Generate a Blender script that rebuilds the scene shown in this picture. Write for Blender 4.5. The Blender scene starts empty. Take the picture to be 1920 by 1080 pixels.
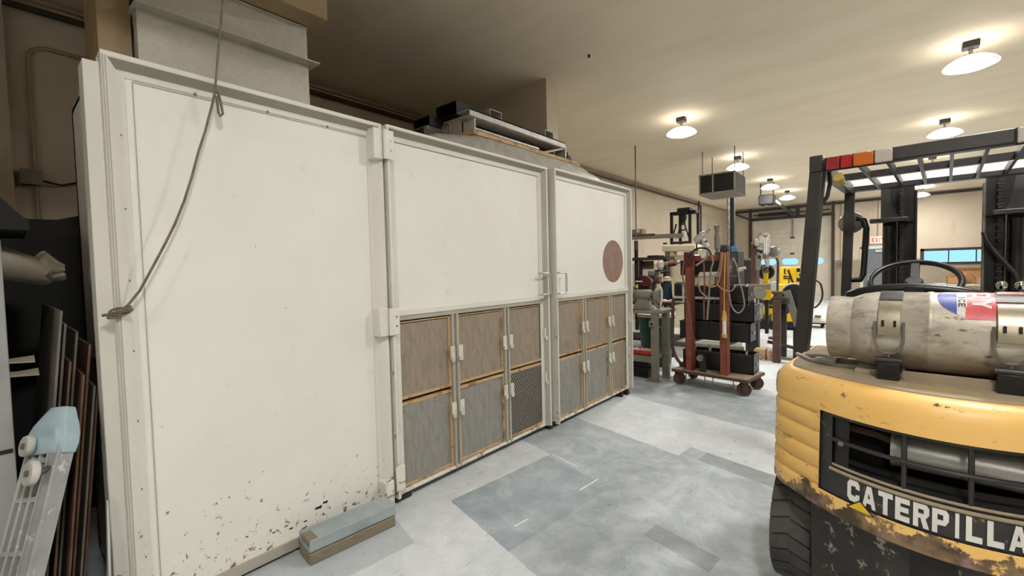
import bpy, bmesh, math, random
from mathutils import Vector, Matrix, Euler

random.seed(7)
SC = bpy.context.scene
COL = SC.collection
PI = math.pi

# ------------------------------------------------------------------ camera
F_PX = 831.8
YAW, PITCH, ROLL = math.radians(40.3846), math.radians(2.3954), math.radians(-1.3140)
CAM_POS = Vector((0, 0, 1.55))
_f = Vector((-math.sin(YAW) * math.cos(PITCH), math.cos(YAW) * math.cos(PITCH), -math.sin(PITCH)))
_r0 = Vector((math.cos(YAW), math.sin(YAW), 0))
_u0 = _r0.cross(_f)
_r = _r0 * math.cos(ROLL) + _u0 * math.sin(ROLL)
_u = _u0 * math.cos(ROLL) - _r0 * math.sin(ROLL)
cam_data = bpy.data.cameras.new('camera')
cam_data.sensor_width = 36.0
cam_data.lens = F_PX / 1920 * 36.0
cam_data.clip_start = 0.05
cam_data.clip_end = 200
cam = bpy.data.objects.new('camera', cam_data)
COL.objects.link(cam)
cam.matrix_world = Matrix(((_r.x, _u.x, -_f.x, CAM_POS.x), (_r.y, _u.y, -_f.y, CAM_POS.y),
                           (_r.z, _u.z, -_f.z, CAM_POS.z), (0, 0, 0, 1)))
SC.camera = cam

# ------------------------------------------------------------------ world (sky beyond the windows) and exposure
world = bpy.data.worlds.new('World')
SC.world = world
world.use_nodes = True
_bg = world.node_tree.nodes['Background']
_bg.inputs[0].default_value = (0.30, 0.62, 1.0, 1)
_bg.inputs[1].default_value = 1.3
SC.view_settings.view_transform = 'Standard'
SC.view_settings.look = 'None'
SC.view_settings.gamma = 1
SC.view_settings.use_curve_mapping = False
SC.view_settings.exposure = 0.16
SC.cycles.use_denoising = True
SC.cycles.max_bounces = 10
SC.cycles.diffuse_bounces = 5
SC.cycles.sample_clamp_indirect = 6
LAMP_LENS = 180.0      # radiance of a lamp's lens
LAMP_SHADE = 5.0      # radiance of its translucent acrylic shade

# ------------------------------------------------------------------ pixel -> point helpers (1920x1080 frame)
def ray(x, y):
    return _r * ((x - 960) / F_PX) + _u * ((540 - y) / F_PX) + _f
def at(x, y, Y):                      # point of a pixel on the vertical plane y = Y
    d = ray(x, y)
    return CAM_POS + d * (Y / d.y)
def at_x(x, y, X):                    # ... on the vertical plane x = X
    d = ray(x, y)
    return CAM_POS + d * (X / d.x)
def at_z(x, y, Z=0.0):                # ... on the horizontal plane z = Z
    d = ray(x, y)
    return CAM_POS + d * ((Z - CAM_POS.z) / d.z)

# ------------------------------------------------------------------ colours and materials
def hexc(h, a=1.0):
    h = h.lstrip('#')
    v = [int(h[i:i + 2], 16) / 255 for i in (0, 2, 4)]
    return tuple(c / 12.92 if c <= 0.04045 else ((c + 0.055) / 1.055) ** 2.4 for c in v) + (a,)

class NT:
    """small node-tree writer"""
    def __init__(s, name):
        s.m = bpy.data.materials.new(name)
        s.m.use_nodes = True
        s.t = s.m.node_tree
        s.b = s.t.nodes['Principled BSDF']
        s.tc = s.n('ShaderNodeTexCoord')
        s.obj = s.tc.outputs['Object']
    def n(s, kind, **kw):
        nd = s.t.nodes.new(kind)
        for k, v in kw.items(): setattr(nd, k, v)
        return nd
    def link(s, a, b): s.t.links.new(a, b)
    def put(s, sock, v):
        if hasattr(v, 'is_output'): s.link(v, sock)
        else: sock.default_value = v
    def noise(s, scale=5, detail=6, rough=.6, vec=None, dist=0.0, out='Fac'):
        nd = s.n('ShaderNodeTexNoise')
        s.link(vec or s.obj, nd.inputs['Vector'])
        nd.inputs['Scale'].default_value = scale
        nd.inputs['Detail'].default_value = detail
        nd.inputs['Roughness'].default_value = rough
        nd.inputs['Distortion'].default_value = dist
        return nd.outputs[out]
    def ramp(s, v, a, b, lo=0.0, hi=1.0):
        nd = s.n('ShaderNodeMapRange')
        nd.inputs[1].default_value = a; nd.inputs[2].default_value = b
        nd.inputs[3].default_value = lo; nd.inputs[4].default_value = hi
        nd.clamp = True
        s.link(v, nd.inputs[0])
        return nd.outputs[0]
    def math(s, op, a, b=0.0, c=0.0):
        nd = s.n('ShaderNodeMath', operation=op)
        s.put(nd.inputs[0], a); s.put(nd.inputs[1], b)
        if len(nd.inputs) > 2: s.put(nd.inputs[2], c)
        return nd.outputs[0]
    def mix(s, fac, a, b, mode='MIX'):
        nd = s.n('ShaderNodeMix', data_type='RGBA', blend_type=mode)
        s.put(nd.inputs[0], fac); s.put(nd.inputs[6], a); s.put(nd.inputs[7], b)
        return nd.outputs[2]
    def mapping(s, scale=(1, 1, 1), rot=(0, 0, 0), loc=(0, 0, 0), vec=None):
        nd = s.n('ShaderNodeMapping')
        s.link(vec or s.obj, nd.inputs['Vector'])
        nd.inputs['Scale'].default_value = scale
        nd.inputs['Rotation'].default_value = rot
        nd.inputs['Location'].default_value = loc
        return nd.outputs[0]
    def xyz(s, vec=None):
        nd = s.n('ShaderNodeSeparateXYZ')
        s.link(vec or s.obj, nd.inputs[0])
        return nd.outputs
    def bump(s, h, strength=.3, dist=.01):
        nd = s.n('ShaderNodeBump')
        nd.inputs['Strength'].default_value = strength
        nd.inputs['Distance'].default_value = dist
        s.link(h, nd.inputs['Height'])
        s.link(nd.outputs[0], s.b.inputs['Normal'])
    def set(s, col=None, rough=None, metal=None, spec=None):
        for k, v in (('Base Color', col), ('Roughness', rough), ('Metallic', metal), ('Specular IOR Level', spec)):
            if v is not None: s.put(s.b.inputs[k], v)
        return s.m

def mat(name, c1, c2=None, scale=6, lo=.4, hi=.7, rough=.5, metal=0.0, bump=0.0, bscale=40, c3=None, s3=25, t3=.64, spec=.5):
    """painted / worn surface: c1 with patches of c2 and small marks of c3"""
    s = NT(name)
    col = hexc(c1)
    if c2:
        col = s.mix(s.ramp(s.noise(scale), lo, hi), col, hexc(c2))
    if c3:
        col = s.mix(s.ramp(s.noise(s3, 8, .7), t3, t3 + .04), col, hexc(c3))
    if bump:
        s.bump(s.noise(bscale, 5), bump, .004)
    return s.set(col, rough, metal, spec)

def emit_mat(name, c, strength):
    s = NT(name)
    s.set(hexc(c), .4)
    s.b.inputs['Emission Color'].default_value = hexc(c)
    s.b.inputs['Emission Strength'].default_value = strength
    return s.m

def m_floor():
    s = NT('floor_concrete')
    nv = s.noise(14, 4, out='Color')
    off = s.n('ShaderNodeVectorMath', operation='MULTIPLY_ADD')
    s.link(nv, off.inputs[0]); off.inputs[1].default_value = (.012, .012, 0); s.link(s.obj, off.inputs[2])
    P = s.xyz(off.outputs[0])
    xs = s.math('SUBTRACT', P[0], s.math('MULTIPLY', P[1], .1))
    ys = s.math('ADD', P[1], s.math('MULTIPLY', P[0], .25))
    def rect(x0, x1, y0, y1):
        a = s.math('MULTIPLY', s.math('GREATER_THAN', xs, x0), s.math('LESS_THAN', xs, x1))
        b = s.math('MULTIPLY', s.math('GREATER_THAN', ys, y0), s.math('LESS_THAN', ys, y1))
        return s.math('MULTIPLY', a, b)
    blot = s.ramp(s.noise(2.2, 8, .62), .35, .68)
    fine = s.ramp(s.noise(7, 10, .74, dist=.8), .36, .62)
    cloud = s.ramp(s.noise(3.4, 9, .66, dist=1.2, vec=s.mapping(loc=(5, 3, 0))), .44, .66)
    lite = s.mix(blot, hexc('#ced4d8'), hexc('#dee2e4'))
    lite = s.mix(s.math('MULTIPLY', fine, .55), lite, hexc('#b6bfc4'))
    dark = s.mix(blot, hexc('#94a1aa'), hexc('#b2bcc2'))
    dark = s.mix(s.math('MULTIPLY', fine, .55), dark, hexc('#838b8e'))
    dark = s.mix(s.math('MULTIPLY', cloud, .55), dark, hexc('#cfd5d8'))
    mask = s.math('MAXIMUM', rect(-2.43, 9, 1.39, 2.45), rect(-3.2, 9, 2.44, 3.26))
    mask = s.math('MAXIMUM', mask, rect(-1.65, 9, 3.25, 3.50))
    mask = s.math('MAXIMUM', mask, rect(-4.5, 9, 4.35, 5.6))
    mask = s.math('MAXIMUM', mask, s.math('MULTIPLY', s.ramp(s.noise(.45, 4), .46, .72, 0, .28), rect(-9, 20, 5.6, 40)))
    wear = s.ramp(s.noise(1.1, 6, .6), .3, .62, .55, 1.0)
    col = s.mix(s.math('MULTIPLY', mask, wear), lite, dark)
    blue = s.math('MULTIPLY', rect(-2.43, -1.75, 1.39, 2.40), s.ramp(s.noise(1.7, 4), .36, .62))
    col = s.mix(s.math('MULTIPLY', blue, .75), col, hexc('#7c8f99'))
    strip = s.math('MAXIMUM', rect(-1.30, -.90, 2.12, 2.27), rect(-1.5, 9, 3.30, 3.50))
    col = s.mix(s.math('MULTIPLY', strip, .55), col, hexc('#74797a'))
    # worn blue-grey paint at the foot of the panel
    col = s.mix(s.math('MULTIPLY', rect(-3.4, -2.2, -2, 1.0), .5), col, hexc('#9aa4aa'))
    # scratches and specks
    sc_ = s.noise(26, 8, .75, vec=s.mapping((1, .35, 1), (0, 0, .5)))
    col = s.mix(s.ramp(sc_, .60, .67, 0, .7), col, hexc('#666c6f'))
    sp = s.noise(14, 9, .82, vec=s.mapping((.5, 1, 1), (0, 0, -.3), (3, 1, 0)))
    col = s.mix(s.ramp(sp, .61, .70, 0, .8), col, hexc('#e3e6e6'))
    # two chalk-white ticks
    def tick(cx, cy, hx, hy):
        a = s.math('LESS_THAN', s.math('ABSOLUTE', s.math('SUBTRACT', xs, cx)), hx)
        b = s.math('LESS_THAN', s.math('ABSOLUTE', s.math('SUBTRACT', ys, cy)), hy)
        return s.math('MULTIPLY', a, b)
    tk = s.math('MAXIMUM', tick(-1.887, 2.31, .006, .115), tick(-1.90, 1.62, .005, .06))
    tk = s.math('MAXIMUM', tk, tick(-2.27, 2.448, .15, .005))
    col = s.mix(tk, col, hexc('#e9e9e4'))
    s.bump(s.noise(30, 8), .12, .003)
    rg = s.ramp(s.noise(4, 6), .3, .7, .34, .62)
    return s.set(col, rg, 0, .4)

def m_wall():
    s = NT('wall_paint')
    P = s.xyz()
    blot = s.ramp(s.noise(1.3, 6, .6), .3, .7)
    up = s.mix(blot, hexc('#baac97'), hexc('#c5b9a6'))
    lowc = s.mix(blot, hexc('#8d8371'), hexc('#9a907e'))
    col = s.mix(s.math('LESS_THAN', P[2], 1.62), up, lowc)
    stain = s.ramp(s.noise(1.0, 7, .65, vec=s.mapping((2.5, 2.5, .5))), .58, .72, 0, .5)
    col = s.mix(stain, col, hexc('#94836a'))
    s.bump(s.noise(60, 3), .1, .003)
    return s.set(col, .65)

def m_ceiling():
    s = NT('ceiling_paint')
    st = s.ramp(s.noise(1.0, 5, .55, vec=s.mapping((.7, 1.8, 1), (0, 0, .4))), .42, .75, 0, .5)
    col = s.mix(st, hexc('#e6d8bf'), hexc('#d0c0a6'))
    return s.set(col, .7)

def m_booth(name, c1, c2, chips=True):
    s = NT(name)
    P = s.xyz()
    col = s.mix(s.ramp(s.noise(1.4, 5), .35, .7), hexc(c1), hexc(c2))
    col = s.mix(s.ramp(s.noise(7, 7, .7), .6, .78, 0, .3), col, hexc('#b9ad93'))
    if chips:
        low = s.ramp(P[2], .08, .75, 1.0, 0.0)
        chip = s.ramp(s.math('ADD', s.noise(21, 9, .75, dist=.4), s.math('MULTIPLY', low, .115)), .685, .70)
        rust = s.mix(s.noise(40, 3), hexc('#5a4a3a'), hexc('#a8786a'))
        col = s.mix(chip, col, rust)
        spk = s.ramp(s.noise(42, 2, .4), .785, .80)
        col = s.mix(spk, col, hexc('#857c6a'))
    s.bump(s.noise(120, 2), .04, .002)
    return s.set(col, s.ramp(s.noise(3, 4), .3, .7, .38, .52))

def m_filter(name, a, b, dirty):
    s = NT(name)
    wav = s.n('ShaderNodeTexWave', wave_type='BANDS', bands_direction='Y')
    s.link(s.mapping((1, 1, .12)), wav.inputs['Vector'])
    wav.inputs['Scale'].default_value = 55
    wav.inputs['Distortion'].default_value = 5
    wav.inputs['Detail'].default_value = 4
    streak = s.noise(30, 8, .7, vec=s.mapping((1, 1, .16)))
    col = s.mix(s.ramp(streak, .33, .68), hexc(a), hexc(b))
    col = s.mix(s.math('MULTIPLY', wav.outputs['Fac'], .35), col, hexc(dirty))
    wr = s.n('ShaderNodeTexWave', wave_type='BANDS', bands_direction='DIAGONAL')
    s.link(s.mapping((1, 1.6, .8)), wr.inputs['Vector'])
    wr.inputs['Scale'].default_value = 3.0
    wr.inputs['Distortion'].default_value = 9
    wr.inputs['Detail'].default_value = 3
    wr.inputs['Detail Scale'].default_value = 1.2
    col = s.mix(s.ramp(wr.outputs['Fac'], .92, 1.0, 0, .16), col, hexc('#544f48'))
    spk = s.ramp(s.noise(140, 3, .6), .6, .72, 0, .5)
    col = s.mix(spk, col, hexc('#b9b0a2'))
    s.bump(s.math('ADD', wav.outputs['Fac'], s.noise(90, 4)), .5, .006)
    return s.set(col, .8, 0, .25)

def m_mesh_filter():
    s = NT('expanded_metal_filter')
    w1 = s.n('ShaderNodeTexWave', wave_type='BANDS', bands_direction='Y')
    w2 = s.n('ShaderNodeTexWave', wave_type='BANDS', bands_direction='Y')
    for w, r in ((w1, .6), (w2, -.6)):
        s.link(s.mapping((1, 1, 1), (r, 0, 0)), w.inputs['Vector'])
        w.inputs['Scale'].default_value = 13.5
        w.inputs['Distortion'].default_value = 1.2
        w.inputs['Detail Scale'].default_value = 2
    h = s.math('MULTIPLY', w1.outputs['Fac'], w2.outputs['Fac'])
    col = s.mix(s.ramp(h, .25, .6), hexc('#4f4d46'), hexc('#b4afa2'))
    col = s.mix(s.ramp(s.noise(9, 6), .45, .7, 0, .6), col, hexc('#75716a'))
    s.bump(h, .8, .01)
    return s.set(col, .45, .35)

def m_yellow():
    s = NT('worn_yellow_paint')
    P = s.xyz()
    col = s.mix(s.ramp(s.noise(3, 5), .3, .7), hexc('#f1bf66'), hexc('#f4ca80'))
    scr = s.noise(9, 8, .7, vec=s.mapping((.8, .8, 2.2), (0, .3, 0)))
    col = s.mix(s.ramp(scr, .60, .66, 0, .7), col, hexc('#8a6a34'))
    low = s.ramp(P[2], .57, .68, 1.0, 0.0)
    wear = s.ramp(s.math('ADD', s.noise(6.5, 9, .72), s.math('MULTIPLY', low, .22)), .62, .65)
    under = s.mix(s.ramp(s.noise(11, 6), .4, .6), hexc('#4a3a28'), hexc('#8d7458'))
    under = s.mix(s.ramp(s.noise(5, 4, vec=s.mapping(loc=(4, 2, 1))), .58, .66), under, hexc('#a4808a'))
    col = s.mix(wear, col, under)
    nick = s.ramp(s.noise(30, 6, .68, vec=s.mapping((.8, .8, 1.6))), .665, .685)
    col = s.mix(nick, col, hexc('#4d3b22'))
    s.bump(s.noise(30, 6), .08, .003)
    return s.set(col, .42)

def m_tank():
    s = NT('scuffed_cylinder_paint')
    col = s.mix(s.ramp(s.noise(5, 6), .35, .65), hexc('#c9c3b6'), hexc('#a49c8c'))
    col = s.mix(s.ramp(s.noise(24, 9, .75, vec=s.mapping((.45, 1, 1))), .5, .68, 0, .75), col, hexc('#7b7468'))
    col = s.mix(s.ramp(s.noise(40, 6, .7, vec=s.mapping((.4, 1, 1), loc=(2, 5, 1))), .61, .67), col, hexc('#5b554b'))
    col = s.mix(s.ramp(s.noise(16, 8, .7, vec=s.mapping(loc=(7, 1, 3))), .58, .7, 0, .6), col, hexc('#d9d3c6'))
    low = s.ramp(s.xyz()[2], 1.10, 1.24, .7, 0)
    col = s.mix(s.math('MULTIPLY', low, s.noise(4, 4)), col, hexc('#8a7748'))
    return s.set(col, .45, .35)

def m_wood(name, a, b, c=None):
    s = NT(name)
    g = s.noise(7, 8, .6, vec=s.mapping((12, .9, 12)), dist=1.0)
    col = s.mix(s.ramp(g, .3, .7), hexc(a), hexc(b))
    if c: col = s.mix(s.ramp(s.noise(9, 6), .52, .62), col, hexc(c))
    s.bump(g, .2, .003)
    return s.set(col, .7)

def m_galv():
    s = NT('galvanised_sheet')
    v = s.n('ShaderNodeTexVoronoi')
    s.link(s.obj, v.inputs['Vector']); v.inputs['Scale'].default_value = 45
    hsv = s.xyz(v.outputs['Color'])
    col = s.mix(s.math('MULTIPLY', hsv[0], .35), hexc('#c0bdb0'), hexc('#a9a799'))
    col = s.mix(s.ramp(s.noise(6, 8, .7), .5, .7, 0, .6), col, hexc('#d3cfc0'))
    return s.set(col, .5, .2)

def m_cardboard():
    s = NT('cardboard')
    w = s.n('ShaderNodeTexWave', wave_type='BANDS', bands_direction='X')
    s.link(s.obj, w.inputs['Vector']); w.inputs['Scale'].default_value = 40
    col = s.mix(s.math('MULTIPLY', w.outputs['Fac'], .15), hexc('#b98f66'), hexc('#9a7450'))
    return s.set(col, .8)

def m_glass():
    s = NT('window_glass')
    s.set((1, 1, 1, 1), .02)
    s.b.inputs['Transmission Weight'].default_value = 1.0
    s.b.inputs['IOR'].default_value = 1.0
    return s.m

def m_lens(name, c):
    s = NT(name)
    s.set(hexc(c), .15)
    w = s.n('ShaderNodeTexWave', wave_type='BANDS', bands_direction='X')
    s.link(s.obj, w.inputs['Vector']); w.inputs['Scale'].default_value = 60
    s.bump(w.outputs['Fac'], .3, .003)
    s.b.inputs['Coat Weight'].default_value = .6
    return s.m

MT = dict(
    floor=m_floor(), wall=m_wall(), ceiling=m_ceiling(),
    booth=m_booth('cream_booth_paint', '#ebebe4', '#e5e4da'),
    booth_frame=m_booth('cream_frame_paint', '#e2e0d8', '#d9d7cd', True),
    booth_channel=m_booth('channel_strip_grey', '#9a9686', '#8c887a', False),  # grey tone of the sloped strips along the panel and door heads
    booth_grey=m_booth('grey_frame_paint', '#b3afa2', '#a6a295', False),
    filt_brown=m_filter('brown_filter', '#a89a89', '#8d8172', '#b5a998'),
    filt_grey=m_filter('grey_filter', '#a09f98', '#86857f', '#b2b0a9'),
    mesh=m_mesh_filter(), yellow=m_yellow(), tank=m_tank(), galv=m_galv(),
    pine=m_wood('pale_pine', '#c9ad84', '#b39168', '#8d7250'),
    old_wood=m_wood('weathered_wood', '#8d8270', '#756a58'),
    block_paint=mat('blue_grey_block_paint', '#8b989b', '#a4aeb0', 5, rough=.5, c3='#c9c7bb', s3=14, t3=.66),
    patch=mat('brown_primer_disc', '#94786a', '#86695c', 9, rough=.75),
    clip=mat('white_latch_paint', '#d9d6cb', '#c2bdae', 14, rough=.45),
    black=mat('black_paint', '#100f0f', '#1b1a19', 8, rough=.45),
    black_dusty=mat('dusty_black_paint', '#1b1a19', '#2b2927', 7, rough=.6, c3='#6a645a', s3=22, t3=.66),
    guard=mat('guard_grey_black_paint', '#2c2a29', '#393634', 6, rough=.42, c3='#6b6661', s3=34, t3=.68),
    band=mat('black_band_paint', '#2b2b2b', '#383736', 9, rough=.42, c3='#b08a4a', s3=26, t3=.625),
    hull=mat('scraped_black_paint', '#262423', '#3a342e', 5, rough=.5, c3='#9a8d7c', s3=17, t3=.575),
    dust=mat('dusty_top_paint', '#a3937b', '#8c7f6c', 4, rough=.75, c3='#6d5c3c', s3=30, t3=.69),
    worn_label=mat('worn_yellowish_label', '#a8987a', '#b5a064', 25, rough=.7, c3='#c9ad52', s3=30, t3=.6),
    rubber=mat('tyre_rubber', '#3a3836', '#55524e', 7, rough=.8, bump=.3, bscale=30),
    rubber_dark=mat('dark_rubber', '#0c0b0b', rough=.7),
    steel=mat('bare_steel', '#8f8b83', '#6f6b64', 10, rough=.38, metal=.7),
    latch_steel=mat('plated_latch_steel', '#a79f8b', '#8f8873', 8, rough=.35, metal=.55),
    chrome=mat('chrome', '#d8d8d6', rough=.15, metal=1.0),
    alu=mat('aluminium', '#c3c2bd', '#a9a7a1', 10, rough=.35, metal=.4),
    dark_steel=mat('dark_steel', '#2c2824', '#1f1c19', 9, rough=.55, c3='#6d4a35', s3=18, t3=.66),
    rust_red=mat('red_oxide_paint', '#8a4a38', '#6c382b', 7, rough=.6, c3='#4a281f', s3=26, t3=.66),
    rust_brown=mat('rusty_brown_steel', '#5a4037', '#46322b', 8, rough=.7),
    machine_grey=mat('machine_grey_paint', '#7d7a6c', '#6c695d', 6, rough=.5, c3='#55524a', s3=25, t3=.67),
    bench_grey=mat('bench_grey_paint', '#807a6b', '#6d685b', 6, rough=.55, c3='#4f4a40', s3=20, t3=.67),
    green=mat('dark_green_plastic', '#1d4a3b', '#16382d', 6, rough=.5),
    red=mat('red_plastic', '#c23430', '#a32a28', 8, rough=.4),
    dark_red=mat('dark_red_paint', '#5c1a1c', '#4a1517', 6, rough=.5),
    blue=mat('blue_paint', '#2f5f8a', '#274f74', 6, rough=.5),
    dark_blue=mat('dark_blue_cloth', '#223a4e', '#1a2c3d', 6, rough=.85),
    white=mat('white_paint', '#e4e2dc', '#d2cfc7', 8, rough=.45),
    white_dull=mat('white_plastic', '#c9c7c0', '#aeaca6', 7, rough=.55),
    cream=mat('cream_machine_paint', '#ddd2b4', '#cfc3a3', 5, rough=.5),
    yellow_machine=mat('bright_yellow_paint', '#efc81e', '#dcb415', 5, rough=.4),
    yellow_green=mat('yellow_rubber', '#c8b35a', '#a8944a', 8, rough=.6),
    ink=mat('black_ink', '#1a1815', rough=.6),
    tan_cable=mat('tan_cable', '#b08a68', '#9a7456', 10, rough=.55),
    grey_cable=mat('grey_cable', '#8b857d', rough=.5),
    brown_cable=mat('brown_cable', '#7a5648', rough=.55),
    black_cable=mat('black_cable', '#1d1b1a', rough=.5),
    wire=mat('galvanised_wire', '#77705f', '#5b5548', 20, rough=.5, metal=.3),
    pink=mat('pink_cloth', '#c9a79c', '#b5948a', 8, rough=.9),
    canvas=mat('canvas_wrap', '#a39a88', '#857c6b', 6, rough=.8, bump=.4, bscale=12),
    paper=mat('cream_paper', '#d9d0b6', '#c8bea2', 6, rough=.8),
    locker=mat('pale_grey_locker_paint', '#a3a5a3', '#8f918f', 4, rough=.5, c3='#c5c6c3', s3=16, t3=.66),
    creeper=mat('scuffed_grey_plastic', '#a8aaa8', '#8f9291', 6, rough=.55, c3='#c7c8c5', s3=20, t3=.6),
    creeper_blue=mat('pale_blue_plastic', '#a9c0cb', '#96adb8', 8, rough=.5),
    sheet_grey=mat('grey_sheet_steel', '#7a746b', '#625c54', 5, rough=.55, metal=.2),
    sheet_rust=mat('rusty_sheet_steel', '#7b5a44', '#573f30', 6, rough=.7, metal=.1),
    conduit=mat('painted_conduit', '#a38d6b', '#917c5d', 7, rough=.55),
    pipe_brown=mat('brown_pipe', '#3f2c1d', '#332317', 6, rough=.6),
    door_white=mat('garage_door_paint', '#d3ccbd', '#c6beae', 3, rough=.55),
    door_grey=mat('grey_door_paint', '#6b6e75', '#5f6269', 3, rough=.5),
    trim_dark=mat('dark_window_frame', '#3a2a24', '#2d211c', 5, rough=.55),
    cardboard=m_cardboard(), glass=m_glass(),
    lens_red=m_lens('red_lens', '#9a2430'), lens_bright=m_lens('bright_red_lens', '#b01f28'),
    lens_amber=m_lens('amber_lens', '#cf6a22'), lens_clear=m_lens('clear_lens', '#c4bcb4'),
    lamp_lens=emit_mat('lit_lamp_lens', '#fffcf8', LAMP_LENS),
    lamp_shade=emit_mat('lit_acrylic_shade', '#fff9f0', LAMP_SHADE),
    exit_red=emit_mat('lit_exit_letters', '#e8323c', 1.2),
    sticker_blue=mat('blue_sticker', '#3c4c9c', '#5565ab', 30, rough=.4, c3='#c8c2b6', s3=40, t3=.66),
    sticker_red=mat('red_sticker', '#d2585e', '#c24a52', 30, rough=.4, c3='#d6cfc4', s3=40, t3=.63),
    sticker_white=mat('white_sticker', '#d9d3cb', '#c9c2b8', 30, rough=.4),
    sticker_text=mat('sticker_ink', '#3a3a44', rough=.5),
    vinyl=mat('black_vinyl', '#1a1a1b', '#232323', 6, rough=.32),
    grey_lens=mat('silver_mirror_back', '#8c8985', '#77746f', 8, rough=.4, metal=.2),
)

# ------------------------------------------------------------------ mesh builder
WM = {}           # object name -> world matrix of its coordinates (roots and their children share it)

def axes_from(d, up=(0, 0, 1)):
    d = Vector(d).normalized()
    up = Vector(up)
    if abs(d.dot(up)) > .98: up = Vector((0, 1, 0))
    x = up.cross(d).normalized()
    y = d.cross(x)
    return x, y, d

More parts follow.
